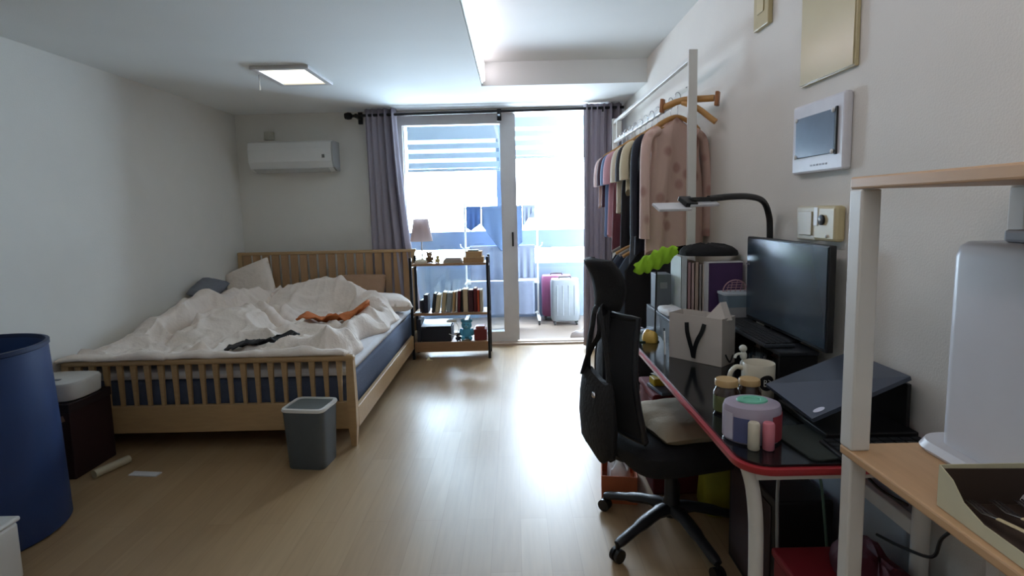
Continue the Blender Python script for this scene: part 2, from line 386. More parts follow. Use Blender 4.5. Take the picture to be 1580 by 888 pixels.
# mattress lies on the bed
mt = thing('mattress', 'blue-grey mattress with a white top, lying on the wooden bed', 'mattress', (-1.78, 4.07, .16))
b = B(); bb(b, -.79, .805, -.99, .99, .0, .235, .03)
obj('mattress_body', b, M('mattress_blue', (88, 98, 122), .85, var=.1, scale=40, bump=.3, bscale=120), mt, True)
b = B(); bb(b, -.788, .803, -.988, .988, .236, .295, .028); obj('mattress_topper', b, M('sheet_white', (226, 224, 226), .9, var=.04, bump=.25, bscale=25), mt, True)

# ------------------------------------------------------------------ duvet: a heap of folds
def seg_d(x, y, p, q):
    dx, dy = q[0]-p[0], q[1]-p[1]; L2 = dx*dx+dy*dy
    t_ = max(0, min(1, ((x-p[0])*dx+(y-p[1])*dy)/L2)); return math.hypot(x-p[0]-t_*dx, y-p[1]-t_*dy), t_
def sstep(a, b_, x):
    t_ = max(0, min(1, (x-a)/(b_-a))); return t_*t_*(3-2*t_)
RIDGES = [  # polyline points (x, y), heights, width
    ([(-2.50, 3.12, .04, .16), (-2.45, 3.45, .12, .17), (-2.40, 3.80, .22, .17), (-2.36, 4.15, .25, .17), (-2.25, 4.55, .20, .20), (-2.10, 4.95, .12, .22)]),
    ([(-2.16, 3.62, .06, .16), (-2.10, 3.85, .17, .22), (-2.00, 4.10, .17, .22), (-1.85, 4.20, .10, .16)]),
    ([(-1.98, 4.72, .20, .22), (-1.70, 4.78, .27, .20), (-1.45, 4.70, .25, .17), (-1.22, 4.52, .15, .14), (-1.10, 4.30, .08, .10)]),
    ([(-1.72, 3.30, .02, .07), (-1.40, 3.30, .06, .08), (-1.16, 3.28, .13, .09), (-1.06, 3.38, .13, .08)]),
    ([(-1.18, 3.60, .05, .08), (-1.08, 3.80, .13, .10), (-1.14, 4.05, .09, .08)]),
    ([(-1.30, 4.00, .05, .07), (-1.10, 4.12, .10, .08), (-1.06, 4.30, .08, .07)]),
    ([(-2.35, 3.20, .02, .05), (-2.0, 3.26, .03, .05), (-1.6, 3.20, .02, .04)]),
    ([(-1.98, 3.60, .02, .05), (-1.75, 3.66, .04, .05), (-1.45, 3.62, .03, .05)]),
    ([(-1.9, 4.00, .02, .04), (-1.70, 3.90, .04, .04), (-1.35, 3.86, .04, .05)]),
]
rnd = random.Random(11); WR = []
for _ in range(46):
    cx_, cy_ = rnd.uniform(-2.5, -1.1), rnd.uniform(3.12, 4.85); a_ = rnd.gauss(.5, .6); l_ = rnd.uniform(.08, .26)
    WR.append(((cx_-math.cos(a_)*l_, cy_-math.sin(a_)*l_), (cx_+math.cos(a_)*l_, cy_+math.sin(a_)*l_), rnd.uniform(.012, .030), rnd.uniform(.018, .034)))
def duvet_h(x, y):
    h = .50; s = 0
    wx = x+.03*mnoise.noise(V((x*3, y*3, 1))); wy = y+.05*mnoise.noise(V((x*3, y*3, 5)))
    for rd in RIDGES:
        best = 0
        for p, q in zip(rd, rd[1:]):
            d, t_ = seg_d(wx, wy, p, q); a = p[2]+(q[2]-p[2])*t_; w_ = p[3]+(q[3]-p[3])*t_
            best = max(best, a*math.exp(-(d/w_)**2*(2.6 if rd is RIDGES[0] and wx > q[0]+.0*d and t_ > 0 else 1)))
        s += best**3
    h += s**(1/3)
    for p, q, a_, w_ in WR:
        if abs(x-p[0]) > .6 or abs(y-p[1]) > .6: continue
        d, t_ = seg_d(wx, wy, p, q)
        if d < .12: h += a_*math.exp(-(d/w_)**2)*math.sin(PI*(.1+.8*t_))
    # crease beside the left roll
    d, _ = seg_d(wx, wy, (-2.33, 3.62), (-2.13, 4.28)); h -= .15*math.exp(-(d/.028)**2)
    d, _ = seg_d(wx, wy, (-2.13, 4.28), (-1.75, 4.10)); h -= .08*math.exp(-(d/.028)**2)
    d, _ = seg_d(wx, wy, (-2.05, 4.15), (-1.72, 3.92)); h -= .06*math.exp(-(d/.022)**2)
    d, _ = seg_d(wx, wy, (-1.55, 4.50), (-1.10, 4.25)); h -= .07*math.exp(-(d/.04)**2)
    n1 = mnoise.noise(V((x*2.6+3, y*2.2, 0))); h += .022*n1
    r = 1-abs(mnoise.noise(V((x*2.6+9, y*3.4, 2)))); h += .045*(r**6)-.012
    r = 1-abs(mnoise.noise(V((x*9+1, y*8, 7)))); h += .009*(r**5)-.002
    return h
def right_edge(y):
    return -1.03+.05*math.sin(y*6.1+1)+.03*math.sin(y*13)+.02*(y-3)
b = B(); NX, NY = 200, 220
def fd(u, v):
    y = 3.02+v*(4.96-3.02)
    xr = right_edge(y); x = -2.625+u*(xr+2.625)
    e = min(u*(xr+2.625)/.05, (1-u)*(xr+2.625)/.09, v*1.94/(.05+.03*math.sin(x*9)), (1-v)*1.94/.10, 1.0)
    k = math.sqrt(max(0, 1-(1-e)**2))
    yy = y
    if v < .06: yy = y-.02*(1-v/.06)*(1 if x < -2.0 else .3)
    base = .546-.088*sstep(3.065, 3.16, y)
    yy -= .014*mnoise.noise(V((x*5, 0, 3)))*(1-sstep(3.02, 3.2, y)) if y > 3.021 else 0
    return V((x, yy, base+(max(duvet_h(x, y), base+.024+.05*max(0, mnoise.noise(V((x*4.5, y*3, 4))))+.012*mnoise.noise(V((x*15, y*9, 8))))-base)*k))
sgrid(b, NX, NY, fd)
DUV = M('duvet_cotton', (238, 224, 212), .95, var=.05, scale=12, bump=.5, bscale=35)
duvet = tag(obj('duvet', b, DUV, None, True), 'large rumpled off-white duvet heaped over the bed', 'duvet')
solid(duvet, .02, -1)
def patch(name, outline, mat, label, cat, lift=.012, wr=.014, seed=0, hf=duvet_h, thick=.008):
    """cloth lying on the duvet: outline polygon (x, y)"""
    cx = sum(p[0] for p in outline)/len(outline); cy = sum(p[1] for p in outline)/len(outline)
    N_ = len(outline)*6; ol = []
    pts = smooth_pts([(p[0], p[1], 0) for p in outline]+[(outline[0][0], outline[0][1], 0)], 6)[:-1]
    b = B(); rs = []
    for k in (.04, .2, .36, .52, .68, .82, .93, 1.0):
        rs.append([V((cx+(p.x-cx)*k, cy+(p.y-cy)*k, 0)) for p in pts])
    for r in rs:
        for p in r:
            q = 1-abs(mnoise.noise(V((p.x*14+seed, p.y*14, seed))))
            p.z = hf(p.x, p.y)+lift+wr*q*q
    rings(b, rs, cap=False)
    c = b.verts.new((cx, cy, hf(cx, cy)+lift+wr)); b.verts.ensure_lookup_table()
    n_ = len(pts)
    for i in range(n_): b.faces.new((b.verts[i], b.verts[(i+1) % n_], c))
    o = obj(name, b, mat, None, True); solid(o, thick, -1); return tag(o, label, cat)
ORANGE = M('orange_cloth', (204, 116, 60), .8, var=.12, scale=25, bump=.3, bscale=60)
patch('orange_garment', [(-1.62, 3.93), (-1.38, 3.90), (-1.22, 3.98), (-1.12, 4.10), (-1.20, 4.22), (-1.42, 4.16), (-1.58, 4.06)], ORANGE, 'orange crumpled garment lying on the duvet', 'clothing', .02, .035, 3)
patch('black_garment', [(-1.84, 3.34), (-1.74, 3.28), (-1.60, 3.32), (-1.52, 3.38), (-1.44, 3.54), (-1.50, 3.58), (-1.60, 3.46), (-1.70, 3.52), (-1.80, 3.50)], M('black_print', (20, 20, 24), .7, c2=(52, 52, 56), scale=14), 'black and white crumpled garment near the foot of the bed', 'clothing', .014, .03, 8)
def pillow(name, label, loc, size, rot, mat):
    b = B(); n_ = 20
    for sgn in (1, -1):
        def f(u, v):
            a, c_ = u*2-1, v*2-1
            k = max(0, (1-a**4)*(1-c_**4))**.45
            pin = 1-.06*(1-abs(a))*abs(c_)-.0
            return V((a*size[0]/2*(1-.07*(c_*c_)*(1-a*a)*0-.05*(1-c_*c_)*a*a*0), c_*size[1]/2, sgn*size[2]/2*k+.004*mnoise.noise(V((a*3, c_*3, sgn)))))
        sgrid(b, n_, n_, f)
    bmesh.ops.remove_doubles(b, verts=b.verts, dist=.0008)
    o = obj(name, b, mat, None, True); o.location = loc; o.rotation_euler = rot; return tag(o, label, 'pillow')
pillow('pillow', 'off-white pillow leaning up against the headboard in the corner', (-2.40, 4.88, .72), (.42, .40, .12), (math.radians(60), math.radians(-22), math.radians(6)), DUV)
pillow('pillow', 'grey pillow lying on the duvet heap against the left wall', (-2.50, 4.38, .76), (.22, .28, .09), (math.radians(18), math.radians(12), .1), M('pillow_grey', (120, 122, 130), .9, bump=.2))
pillow('cushion', 'small tan cushion by the headboard at the right of the bed', (-1.42, 5.00, .66), (.42, .24, .13), (math.radians(60), 0, -.05), M('tan_cloth', (168, 132, 104), .9, bump=.2))
pillow('pillow', 'white pillow at the right end of the headboard beside the shelf unit', (-1.12, 4.76, .55), (.34, .34, .13), (math.radians(5), math.radians(8), .5), DUV)

# ------------------------------------------------------------------ floor things at the left
t = thing('laundry_basket', 'tall round blue basket with open top at the left wall', 'basket', (-2.325, 2.20, 0))
BLUE = M('blue_plastic', (26, 66, 124), .5, c2=(38, 46, 78), scale=2.5)
b = B(); lathe(b, [(.30, 0), (.312, .01), (.305, .40), (.292, .80), (.292, .815), (.284, .82), (.28, .80), (.29, .40), (.29, .03), (0, .03)], 48); obj('basket_body', b, BLUE, t, True)
b = B(); lathe(b, [(.292, .802), (.297, .806), (.297, .822), (.283, .824), (.281, .806)], 48, cap=False); obj('rim', b, M('blue_dark', (24, 44, 84), .5), t, True)
for o_ in (t,): o_.scale = (1, 1, 1)
b = B(); bb(b, -.30, .105, -.22, .07, 0, .225, .012)
t = thing('storage_box', 'white plastic box on the floor at the lower left corner of the photo', 'box', (-1.995, 1.86, 0))
obj('box_body', b, WHITE, t); b = B(); bb(b, -.306, .111, -.226, .076, .226, .245, .008); obj('lid', b, WHITE, t)
# dark red carton stack, white box on it
t = thing('storage_carton', 'dark maroon carton between the blue basket and the bed', 'box', (-2.43, 2.84, 0), .0)
MAROON = M('maroon_card', (44, 16, 22), .6, var=.2, scale=12)
b = B(); bb(b, -.19, .125, -.15, .14, 0, .40, .006); obj('carton_body', b, MAROON, t)
b = B(); box(b, (.04, -.152, .31), (.12, .004, .03), R3(y=-.35), .001); obj('tape', b, M('tape_beige', (150, 118, 100), .5), t)
b = B(); bb(b, -.194, .129, -.154, .144, .355, .405, .006); obj('carton_lid', b, M('maroon_dark', (30, 12, 18), .6), t)
t = thing('humidifier', 'white rounded appliance sitting on the maroon carton', 'appliance', (-2.45, 2.83, .406))
b = B(); rings(b, [[V((math.copysign(abs(math.cos(a))**.5, math.cos(a))*sx, math.copysign(abs(math.sin(a))**.5, math.sin(a))*sy, z)) for a in [2*PI*k/40 for k in range(40)]] for z, sx, sy in ((0, .14, .12), (.008, .15, .13), (.085, .155, .135), (.097, .148, .128), (.1, .13, .11))]); obj('casing', b, M('appliance_white', (206, 202, 196), .4), t, True)
b = B(); bb(b, -.06, .04, -.06, -.04, .1005, .104, .001); obj('slot', b, M('slot_grey', (90, 92, 96), .5), t)
b = B(); tube(b, [(0, 0, 0), (.06, .175, 0)], .022, 16); o = obj('paper_roll', b, M('roll_cream', (196, 186, 160), .7), None, True); o.location = (-2.22, 2.70, .0225); tag(o, 'cream paper roll lying on the floor beside the maroon carton', 'paper roll')
b = B(); bb(b, -.08, .08, -.022, .022, 0, .006, .001); o = obj('paper_strip', b, M('paper_white', (220, 220, 222), .8)); o.location = (-1.975, 2.733, .0); o.rotation_euler = (0, 0, -.12); tag(o, 'white paper strip lying on the floor in front of the bed', 'paper')
b = B(); prism(b, [(-.03, 0, 0), (.03, -.01, 0), (.0, .02, .0), (-.01, .03, .03)], (.002, .004, .003)); o = obj('paper_scrap', b, M('scrap_cream', (226, 214, 170), .8), None); o.location = (-.79, 4.80, .001); tag(o, 'small cream paper scrap on the floor below the shelf unit', 'paper')
# bin
t = thing('waste_bin', 'dark grey swing-top waste bin with white rim at the foot of the bed', 'bin', (-1.12, 2.83, 0), -.12)
GREYB = M('bin_grey', (84, 92, 98), .5, var=.06)
def sqr(sx, sy, z, e=.28, n_=32):
    return [V((math.copysign(abs(math.cos(a))**e, math.cos(a))*sx, math.copysign(abs(math.sin(a))**e, math.sin(a))*sy, z)) for a in [2*PI*(k+.5)/n_ for k in range(n_)]]
b = B(); rings(b, [sqr(.098, .082, 0), sqr(.102, .086, .008), sqr(.115, .098, .315)]); obj('bin_body', b, GREYB, t, True)
b = B(); rs = [sqr(.118, .101, .315), sqr(.121, .104, .322), sqr(.118, .101, .333), sqr(.104, .087, .334), sqr(.102, .085, .326), sqr(.118, .101, .3155)]; rings(b, rs, cap=False); obj('rim', b, WHITE, t, True)
b = B(); rings(b, [sqr(.101, .084, .318), sqr(.101, .084, .328)]); obj('lid', b, M('bin_lid', (112, 120, 122), .45), t, True)

# ------------------------------------------------------------------ small shelf unit by the door
SX0, SX1, SY0, SY1 = -.935, -.245, 4.84, 5.08
su = thing('shelf_unit', 'small open shelf unit with black legs and three wooden shelves beside the bed', 'shelf', ((SX0+SX1)/2, (SY0+SY1)/2, 0))
so = tuple(su.location)
for x in (SX0, SX1):
    for y in (SY0, SY1):
        b = B(); bb(b, x-.012, x+.012, y-.012, y+.012, 0, .93, .002); obj('leg', b, BMETAL, su, wofs=so)
for z in (.855, .405, .07):
    b = B(); bb(b, SX0+.013, SX1-.013, SY0-.012, SY1+.012, z, z+(.02 if z > .1 else .09), .002); obj('shelf_board', b, WOODD, su, wofs=so)
for x in (SX0, SX1):
    for z in (.835, .385, .05):
        b = B(); bb(b, x-.008, x+.008, SY0+.012, SY1-.012, z, z+.015); obj('side_bar', b, BMETAL, su, wofs=so)
def book(x, y, z, tw, d, h, col, lean=0, label='', rz=0, group='books on the middle shelf'):
    t = thing('book', label, 'book', (x, y, z), rz, group)
    cm = M('cover_%d_%d_%d' % col, col, .6, var=.08, scale=15)
    L_ = Matrix.Rotation(lean, 3, 'Y'); b = B()
    bb(b, 0, tw, -d/2, -d/2+.003, 0, h); bb(b, 0, .002, -d/2, d/2, 0, h); bb(b, tw-.002, tw, -d/2, d/2, 0, h)
    bmesh.ops.rotate(b, matrix=L_, verts=b.verts)
    if lean < 0: bmesh.ops.translate(b, vec=(0, 0, math.sin(-lean)*0), verts=b.verts)
    lift = -min(v.co.z for v in b.verts); bmesh.ops.translate(b, vec=(0, 0, lift+.0005), verts=b.verts); obj('cover', b, cm, t)
    b = B(); bb(b, .002, tw-.002, -d/2+.003, d/2-.004, .003, h-.004); bmesh.ops.rotate(b, matrix=L_, verts=b.verts); bmesh.ops.translate(b, vec=(0, 0, lift+.0005), verts=b.verts)
    obj('pages', b, M('pages', (214, 206, 188), .9, var=.05, scale=200), t)
    return t
zb = .425; sp = .0061
BK = [ # px start, width px, height m, colour, lean, words
 (652, 5, .115, (34, 34, 44), 0, 'short black book, leftmost on the middle shelf'),
 (658, 6.5, .165, (30, 32, 50), 0, 'navy black book, second from the left on the middle shelf'),
 (669, 4, .175, (44, 40, 36), .13, 'dark leaning book left of the pale leaning books'),
 (674, 5.5, .165, (206, 192, 158), .15, 'cream leaning book, left one of the two beside the dark leaning book'),
 (683, 6, .185, (196, 174, 132), .13, 'tan cream leaning book, right one of the two pale leaning books'),
 (691, 7, .18, (150, 158, 160), .09, 'grey leaning book on the middle shelf'),
 (699.5, 4, .185, (198, 160, 108), .08, 'tan book between the grey book and the white book'),
 (704.5, 3, .19, (226, 218, 206), .06, 'thin white book beside the dark red one'),
 (708, 4.2, .195, (110, 30, 36), .05, 'thin dark red book right of the thin white book'),
 (713, 3, .205, (30, 26, 30), .03, 'thin black book left of the tall beige book'),
 (716.5, 7.5, .21, (206, 184, 150), 0, 'tall beige book in the middle of the shelf'),
 (724.5, 7.5, .20, (66, 24, 34), 0, 'wide dark maroon book right of the tall beige book'),
 (732.2, 5.2, .215, (104, 26, 32), 0, 'tall dark red book left of the orange one'),
 (737.6, 3.6, .20, (214, 84, 50), 0, 'orange book near the right end of the middle shelf'),
 (741.5, 4.0, .20, (212, 200, 178), 0, 'cream book, rightmost on the middle shelf')]
for px, wpx, h, col, ln, lab in BK:
    book(SX0+(px-641)*sp, 4.93, zb, wpx*sp*.92, .14, h, col, ln, lab)
ZT = .875
# top of the unit
t = thing('table_lamp', 'white table lamp with tapered shade on top of the shelf unit', 'lamp', (-.852, 5.00, ZT))
b = B(); lathe(b, [(.055, 0), (.055, .012), (.02, .02), (.006, .03), (.006, .22), (.003, .26)], 24); obj('lamp_base', b, M('lamp_stem', (196, 192, 190), .3, metal=.3), t, True)
b = B(); lathe(b, [(.103, .195), (.068, .40), (.066, .40), (.101, .195)], 32, cap=False); obj('lamp_shade', b, M('lamp_shade', (226, 214, 212), .9, trans=.6), t, True)
def plush(name, loc, s, mat, mat2, label, ears=True, rz=0, lying=False):
    t = thing(name, label, 'plush toy', loc, rz)
    b = B(); blob(b, (0, 0, .30*s), (.26*s, .22*s, .30*s)); blob(b, (0, -.02*s, .70*s), (.25*s, .22*s, .24*s))
    for sx in (-1, 1):
        blob(b, (sx*.18*s, -.20*s, .10*s), (.10*s, .18*s, .10*s)); blob(b, (sx*.27*s, -.06*s, .36*s), (.09*s, .10*s, .18*s))
        if ears: blob(b, (sx*.19*s, 0, .90*s), (.09*s, .05*s, .09*s))
    obj('plush_body', b, mat, t, True)
    b = B(); blob(b, (0, -.22*s, .65*s), (.09*s, .06*s, .07*s)); obj('muzzle', b, mat2, t, True)
    b = B(); 
    for sx in (-1, 1): blob(b, (sx*.09*s, -.222*s, .76*s), (.025*s, .02*s, .025*s), 8)
    blob(b, (0, -.275*s, .68*s), (.03*s, .02*s, .02*s), 8); obj('face', b, BLACK, t, True)
    return t
BROWN = M('plush_brown', (122, 92, 66), .95, bump=.6, bscale=200); YEL = M('plush_yellow', (214, 190, 128), .95, bump=.6, bscale=200); CREAM = M('plush_cream', (222, 208, 184), .95, bump=.5, bscale=200)
plush('plush_toy', (-.775, 4.93, ZT), .105, BROWN, CREAM, 'small brown plush toy on top of the shelf unit', rz=.3)
plush('plush_toy', (-.700, 4.93, ZT), .07, YEL, CREAM, 'small yellow plush toy beside the brown one', rz=-.2)
def soft(name, outline, z, h, mat, label, cat, seed=0):
    b = B(); cx = sum(p[0] for p in outline)/len(outline); cy = sum(p[1] for p in outline)/len(outline)
    pts = smooth_pts([(p[0], p[1], 0) for p in outline]+[(outline[0][0], outline[0][1], 0)], 5)[:-1]
    rs = []
    for k, q in ((.98, 0), (1.0, .18), (.97, .45), (.85, .75), (.6, .93), (.3, 1.0), (.05, 1.0)):
        rs.append([V((cx+(p.x-cx)*k, cy+(p.y-cy)*k, z+h*q*(1+.35*mnoise.noise(V((p.x*20+seed, p.y*20, k*2))) if q else 1))) for p in pts])
    rings(b, rs); o = obj(name, b, mat, None, True); return tag(o, label, cat)
soft('folded_cloth', [(-.90, 4.85), (-.83, 4.85), (-.79, 4.90), (-.82, 4.94), (-.90, 4.935)], ZT+.001, .035, CREAM, 'small cream cloth on the left front of the shelf unit top', 'cloth')
def flat_book(x, y, z, sx, sy, h, col, rz, label, group='books lying on top of the shelf unit'):
    t = thing('book', label, 'book', (x, y, z), rz, group)
    b = B(); bb(b, -sx/2, sx/2, -sy/2, sy/2, 0, .002); bb(b, -sx/2, sx/2, -sy/2, sy/2, h-.002, h); bb(b, -sx/2, -sx/2+.002, -sy/2, sy/2, 0, h); obj('cover', b, M('cover_%d_%d_%d' % col, col, .6, var=.08, scale=15), t)
    b = B(); bb(b, -sx/2+.002, sx/2-.003, -sy/2+.003, sy/2-.003, .002, h-.002); obj('pages', b, M('pages', (214, 206, 188)), t)
z = ZT+.001
for sx, h, col, rz, lab in ((.17, .018, (176, 170, 172), .03, 'grey book at the bottom of the low stack on the shelf unit'), (.15, .014, (198, 176, 178), -.06, 'pinkish book in the middle of the low stack on the shelf unit'), (.14, .010, (206, 204, 206), .1, 'white booklet topmost of the low stack on the shelf unit')):
    flat_book(-.56, 4.94, z, sx, .13, h, col, rz, lab); z += h+.0008
t = thing('kraft_box', 'wide brown kraft box at the right end of the shelf unit top', 'box', (-.37, 4.94, ZT+.001))
b = B(); bb(b, -.095, .09, -.07, .07, 0, .036, .002); obj('box_body', b, M('kraft', (190, 150, 106), .8), t); b = B(); bb(b, -.097, .092, -.072, .072, .0365, .048, .002); obj('lid', b, M('kraft_lid', (204, 166, 122), .8), t)
t = thing('kraft_box', 'smaller brown kraft box stacked on the wide kraft box', 'box', (-.365, 4.94, ZT+.05))
b = B(); bb(b, -.075, .07, -.06, .06, 0, .038, .002); obj('box_body', b, M('kraft2', (198, 158, 112), .8), t); b = B(); bb(b, -.077, .072, -.062, .062, .0385, .048, .002); obj('lid', b, M('kraft_lid', (204, 166, 122), .8), t)
b = B(); bb(b, -.055, .045, -.03, .03, 0, .012, .004); o = obj('glasses_case', b, BLACK); o.location = (-.37, 4.93, ZT+.0985); tag(o, 'slim black case on top of the stacked kraft boxes', 'case')
b = B(); bb(b, -.03, .03, -.03, .03, 0, .006, .002); o = obj('note_pad', b, M('pad_white', (226, 226, 226), .7)); o.location = (-.885, 4.875, .426); tag(o, 'small white pad at the left front of the middle shelf', 'note pad')
# bottom shelf
t = thing('storage_box', 'dark blue-black box with pale open lid on the bottom shelf', 'box', (-.73, 4.96, .161), 0)
DK = M('dark_box', (34, 36, 48), .6)
b = B()
for a_ in ((-.13, -.125, -.11, .11), (.135, .14, -.11, .11), (-.125, .135, -.11, -.105), (-.125, .135, .105, .11)): bb(b, a_[0], a_[1], a_[2], a_[3], 0, .125)
bb(b, -.125, .135, -.105, .105, 0, .005); obj('box_body', b, DK, t)
b = B(); box(b, (-.0, .0, .150), (.27, .21, .004), R3(x=.12), .001); obj('lid', b, M('lid_pale', (206, 218, 226), .5), t)
b = B(); box(b, (-.882, 4.95, .26), (.035, .20, .2), None, .002); o = obj('binder', b, DK); o.location = (0, 0, .0015); tag(o, 'dark binder standing at the left end of the bottom shelf', 'binder')
plush('plush_bear', (-.455, 4.92, .161), .19, M('plush_blue', (104, 190, 226), .95, bump=.5, bscale=150), M('plush_blue_light', (150, 214, 238), .95), 'bright blue plush bear sitting on the bottom shelf')
plush('plush_toy', (-.53, 4.86, .161), .075, M('plush_navy', (34, 38, 56), .95), CREAM, 'tiny navy plush toy in front of the blue bear', rz=.4)
t = thing('mug_box', 'dark red square tin at the right end of the bottom shelf', 'tin', (-.33, 4.93, .161))
b = B(); bb(b, -.055, .06, -.06, .06, 0, .10, .006); obj('tin_body', b, M('tin_red', (126, 44, 44), .5), t); b = B(); bb(b, -.04, .045, -.05, .05, .101, .125, .005); obj('tin_lid', b, M('tin_red2', (150, 70, 66), .5), t)
t = thing('game_controller', 'white hand controller with a cable on the dark box, bottom shelf', 'controller', (-.585, 4.86, .337), .2)
b = B(); rings(b, [[V((math.cos(a)*.05*q, (math.sin(a)*.024-.012*abs(math.cos(a)))*q, z)) for a in [2*PI*k/20 for k in range(20)]] for z, q in ((0, .8), (.008, 1), (.02, .9), (.026, .6))]); obj('shell', b, WHITE, t, True)
b = B(); tube(b, smooth_pts([(.03, 0, .01), (.06, -.035, -.05), (.03, -.022, -.12), (-.03, -.04, -.10)]), .0025, 6); obj('cable', b, WHITE, t, True)

# ------------------------------------------------------------------ balcony things
t = thing('drying_rack', 'tall white clothes drying rack standing on the balcony', 'drying rack', (-.15, 6.35, 0))
RX = .42
for s in (-1, 1):
    b = B(); tube(b, [(s*RX, 0, .10), (s*RX, 0, 1.42)], .011, 10); obj('post', b, WMETAL, t, True)
    b = B(); box(b, (s*RX, 0, .08), (.035, .46, .035), None, .006); obj('foot', b, WMETAL, t)
    for yy in (-.2, .2):
        b = B(); lathe(b, [(.0, -.011), (.026, -.011), (.03, 0), (.026, .011), (0, .011)], 14); bmesh.ops.rotate(b, matrix=Matrix.Rotation(PI/2, 3, 'Y'), verts=b.verts); bmesh.ops.translate(b, vec=(s*RX, yy, .034), verts=b.verts); obj('caster', b, BLACK, t, True)
    for z in (1.30, .88):
        b = B(); tube(b, [(s*(RX+.0), -.0, z), (s*(RX+.05), -.03, z+.04), (s*(RX+.055), -.05, z+.07)], .006, 6); obj('hook', b, WMETAL, t)
for z in (1.36, .90, .50, .12):
    b = B()
    for yy in (-.006, ): tube(b, [(-RX, yy, z), (RX, yy, z)], .009, 8)
    obj('crossbar', b, WMETAL, t, True)
b = B()
for z in (.50,):
    for yy in (-.18, -.09, .09, .18): tube(b, [(-RX, yy, z), (RX, yy, z)], .005, 6)
    for s in (-1, 1): tube(b, [(s*RX, -.2, z), (s*RX, .2, z)], .007, 6)
obj('wire_shelf', b, WMETAL, t, True)
def hang(name, x0, x1, zt, zb_, y, mat, label, cat, bottom=lambda u: 0, amp=.012, nf=3, group=None):
    b = B()
    def f(u, v):
        u_ = u; s = v*2
        z_b = zb_+bottom(u)
        # over the bar: front down, small rear flap
        if v < .18:
            k = v/.18; return V((x0+(x1-x0)*u, y+.016, zt-.14*(1-k)))
        if v < .26:
            k = (v-.18)/.08; a = k*PI; return V((x0+(x1-x0)*u, y+.016*math.cos(a), zt+.013*math.sin(a)))
        k = (v-.26)/.74
        return V((x0+(x1-x0)*u, y-.016-amp*k*(1+math.sin(u*nf*2*PI)), zt-(zt-z_b)*k))
    sgrid(b, 30, 34, f); o = obj(name, b, mat, None, True); solid(o, .003); return tag(o, label, cat, group)
LB = M('cloth_light_blue', (104, 128, 164), .9, trans=.10); MB_ = M('cloth_mid_blue', (64, 96, 150), .9, trans=.06); PB = M('cloth_pale', (140, 150, 172), .9, trans=.10)
hang('drying_garment', -.55, -.38, 1.372, 1.10, 6.344, MB_, 'darker blue garment at the left end of the drying rack top bar', 'clothing', lambda u: .12*abs(u-.3))
hang('drying_garment', -.37, .10, 1.372, .86, 6.344, LB, 'light blue shirt hanging from the drying rack top bar behind the door stile', 'clothing', lambda u: .30*max(0, 1-abs(u-.0)*2.2)+.2*max(0, u-.75)*2)
hang('drying_garment', .105, .25, 1.372, 1.26, 6.344, PB, 'pale garment sleeve at the right end of the drying rack top bar', 'clothing', lambda u: .10*u-.14*(1-u))
hang('drying_towel', -.52, -.03, .912, .52, 6.344, PB, 'pale towel hanging left on the middle bar of the drying rack', 'towel')
hang('drying_towel', .0, .24, .912, .54, 6.344, PB, 'pale towel hanging right on the middle bar of the drying rack', 'towel')
hang('drying_sheet', -.50, .22, .512, .14, 6.16, PB, 'pale sheet hanging from the low wire shelf of the drying rack', 'sheet', amp=.008, nf=5)
def suitcase(label, loc, sx, sy, h, mat, rz=0):
    t = thing('suitcase', label, 'suitcase', loc, rz)
    b = B(); rings(b, [sqr(sx/2*.9, sy/2*.8, .05, .35), sqr(sx/2, sy/2, .075, .35), sqr(sx/2, sy/2, h-.03, .35), sqr(sx/2*.93, sy/2*.85, h, .35)]); obj('shell', b, mat, t, True)
    for k in (-.3, -.1, .1, .3):
        b = B(); bb(b, sx*k-.006, sx*k+.006, -sy/2-.004, -sy/2+.004, .12, h-.06, .002); obj('rib', b, mat, t)
    b = B(); tube(b, [(-.07, 0, h-.004), (-.065, 0, h+.022), (.065, 0, h+.022), (.07, 0, h-.004)], .009, 8); obj('handle', b, BLACK, t, True)
    for s in (-1, 1):
        for q in (-1, 1):
            b = B(); lathe(b, [(0, -.01), (.022, -.01), (.026, 0), (.022, .01), (0, .01)], 12); bmesh.ops.rotate(b, matrix=Matrix.Rotation(PI/2, 3, 'Y'), verts=b.verts); bmesh.ops.translate(b, vec=(s*sx*.38, q*sy*.30, .026), verts=b.verts)
            bb(b, s*sx*.38-.014, s*sx*.38+.014, q*sy*.30-.014, q*sy*.30+.014, .035, .07); obj('wheel', b, BLACK, t)
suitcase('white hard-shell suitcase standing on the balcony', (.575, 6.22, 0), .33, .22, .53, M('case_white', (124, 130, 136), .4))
suitcase('pink hard-shell suitcase behind the white one on the balcony', (.50, 6.52, 0), .36, .20, .54, M('case_pink', (134, 70, 104), .4))
soft('floor_cloth', [(.56, 5.52), (.68, 5.50), (.78, 5.55), (.74, 5.66), (.64, 5.62)], -.003, .07, M('cloth_greige', (190, 180, 174), .9), 'grey cloth bunched on the balcony floor by the right curtain', 'cloth')

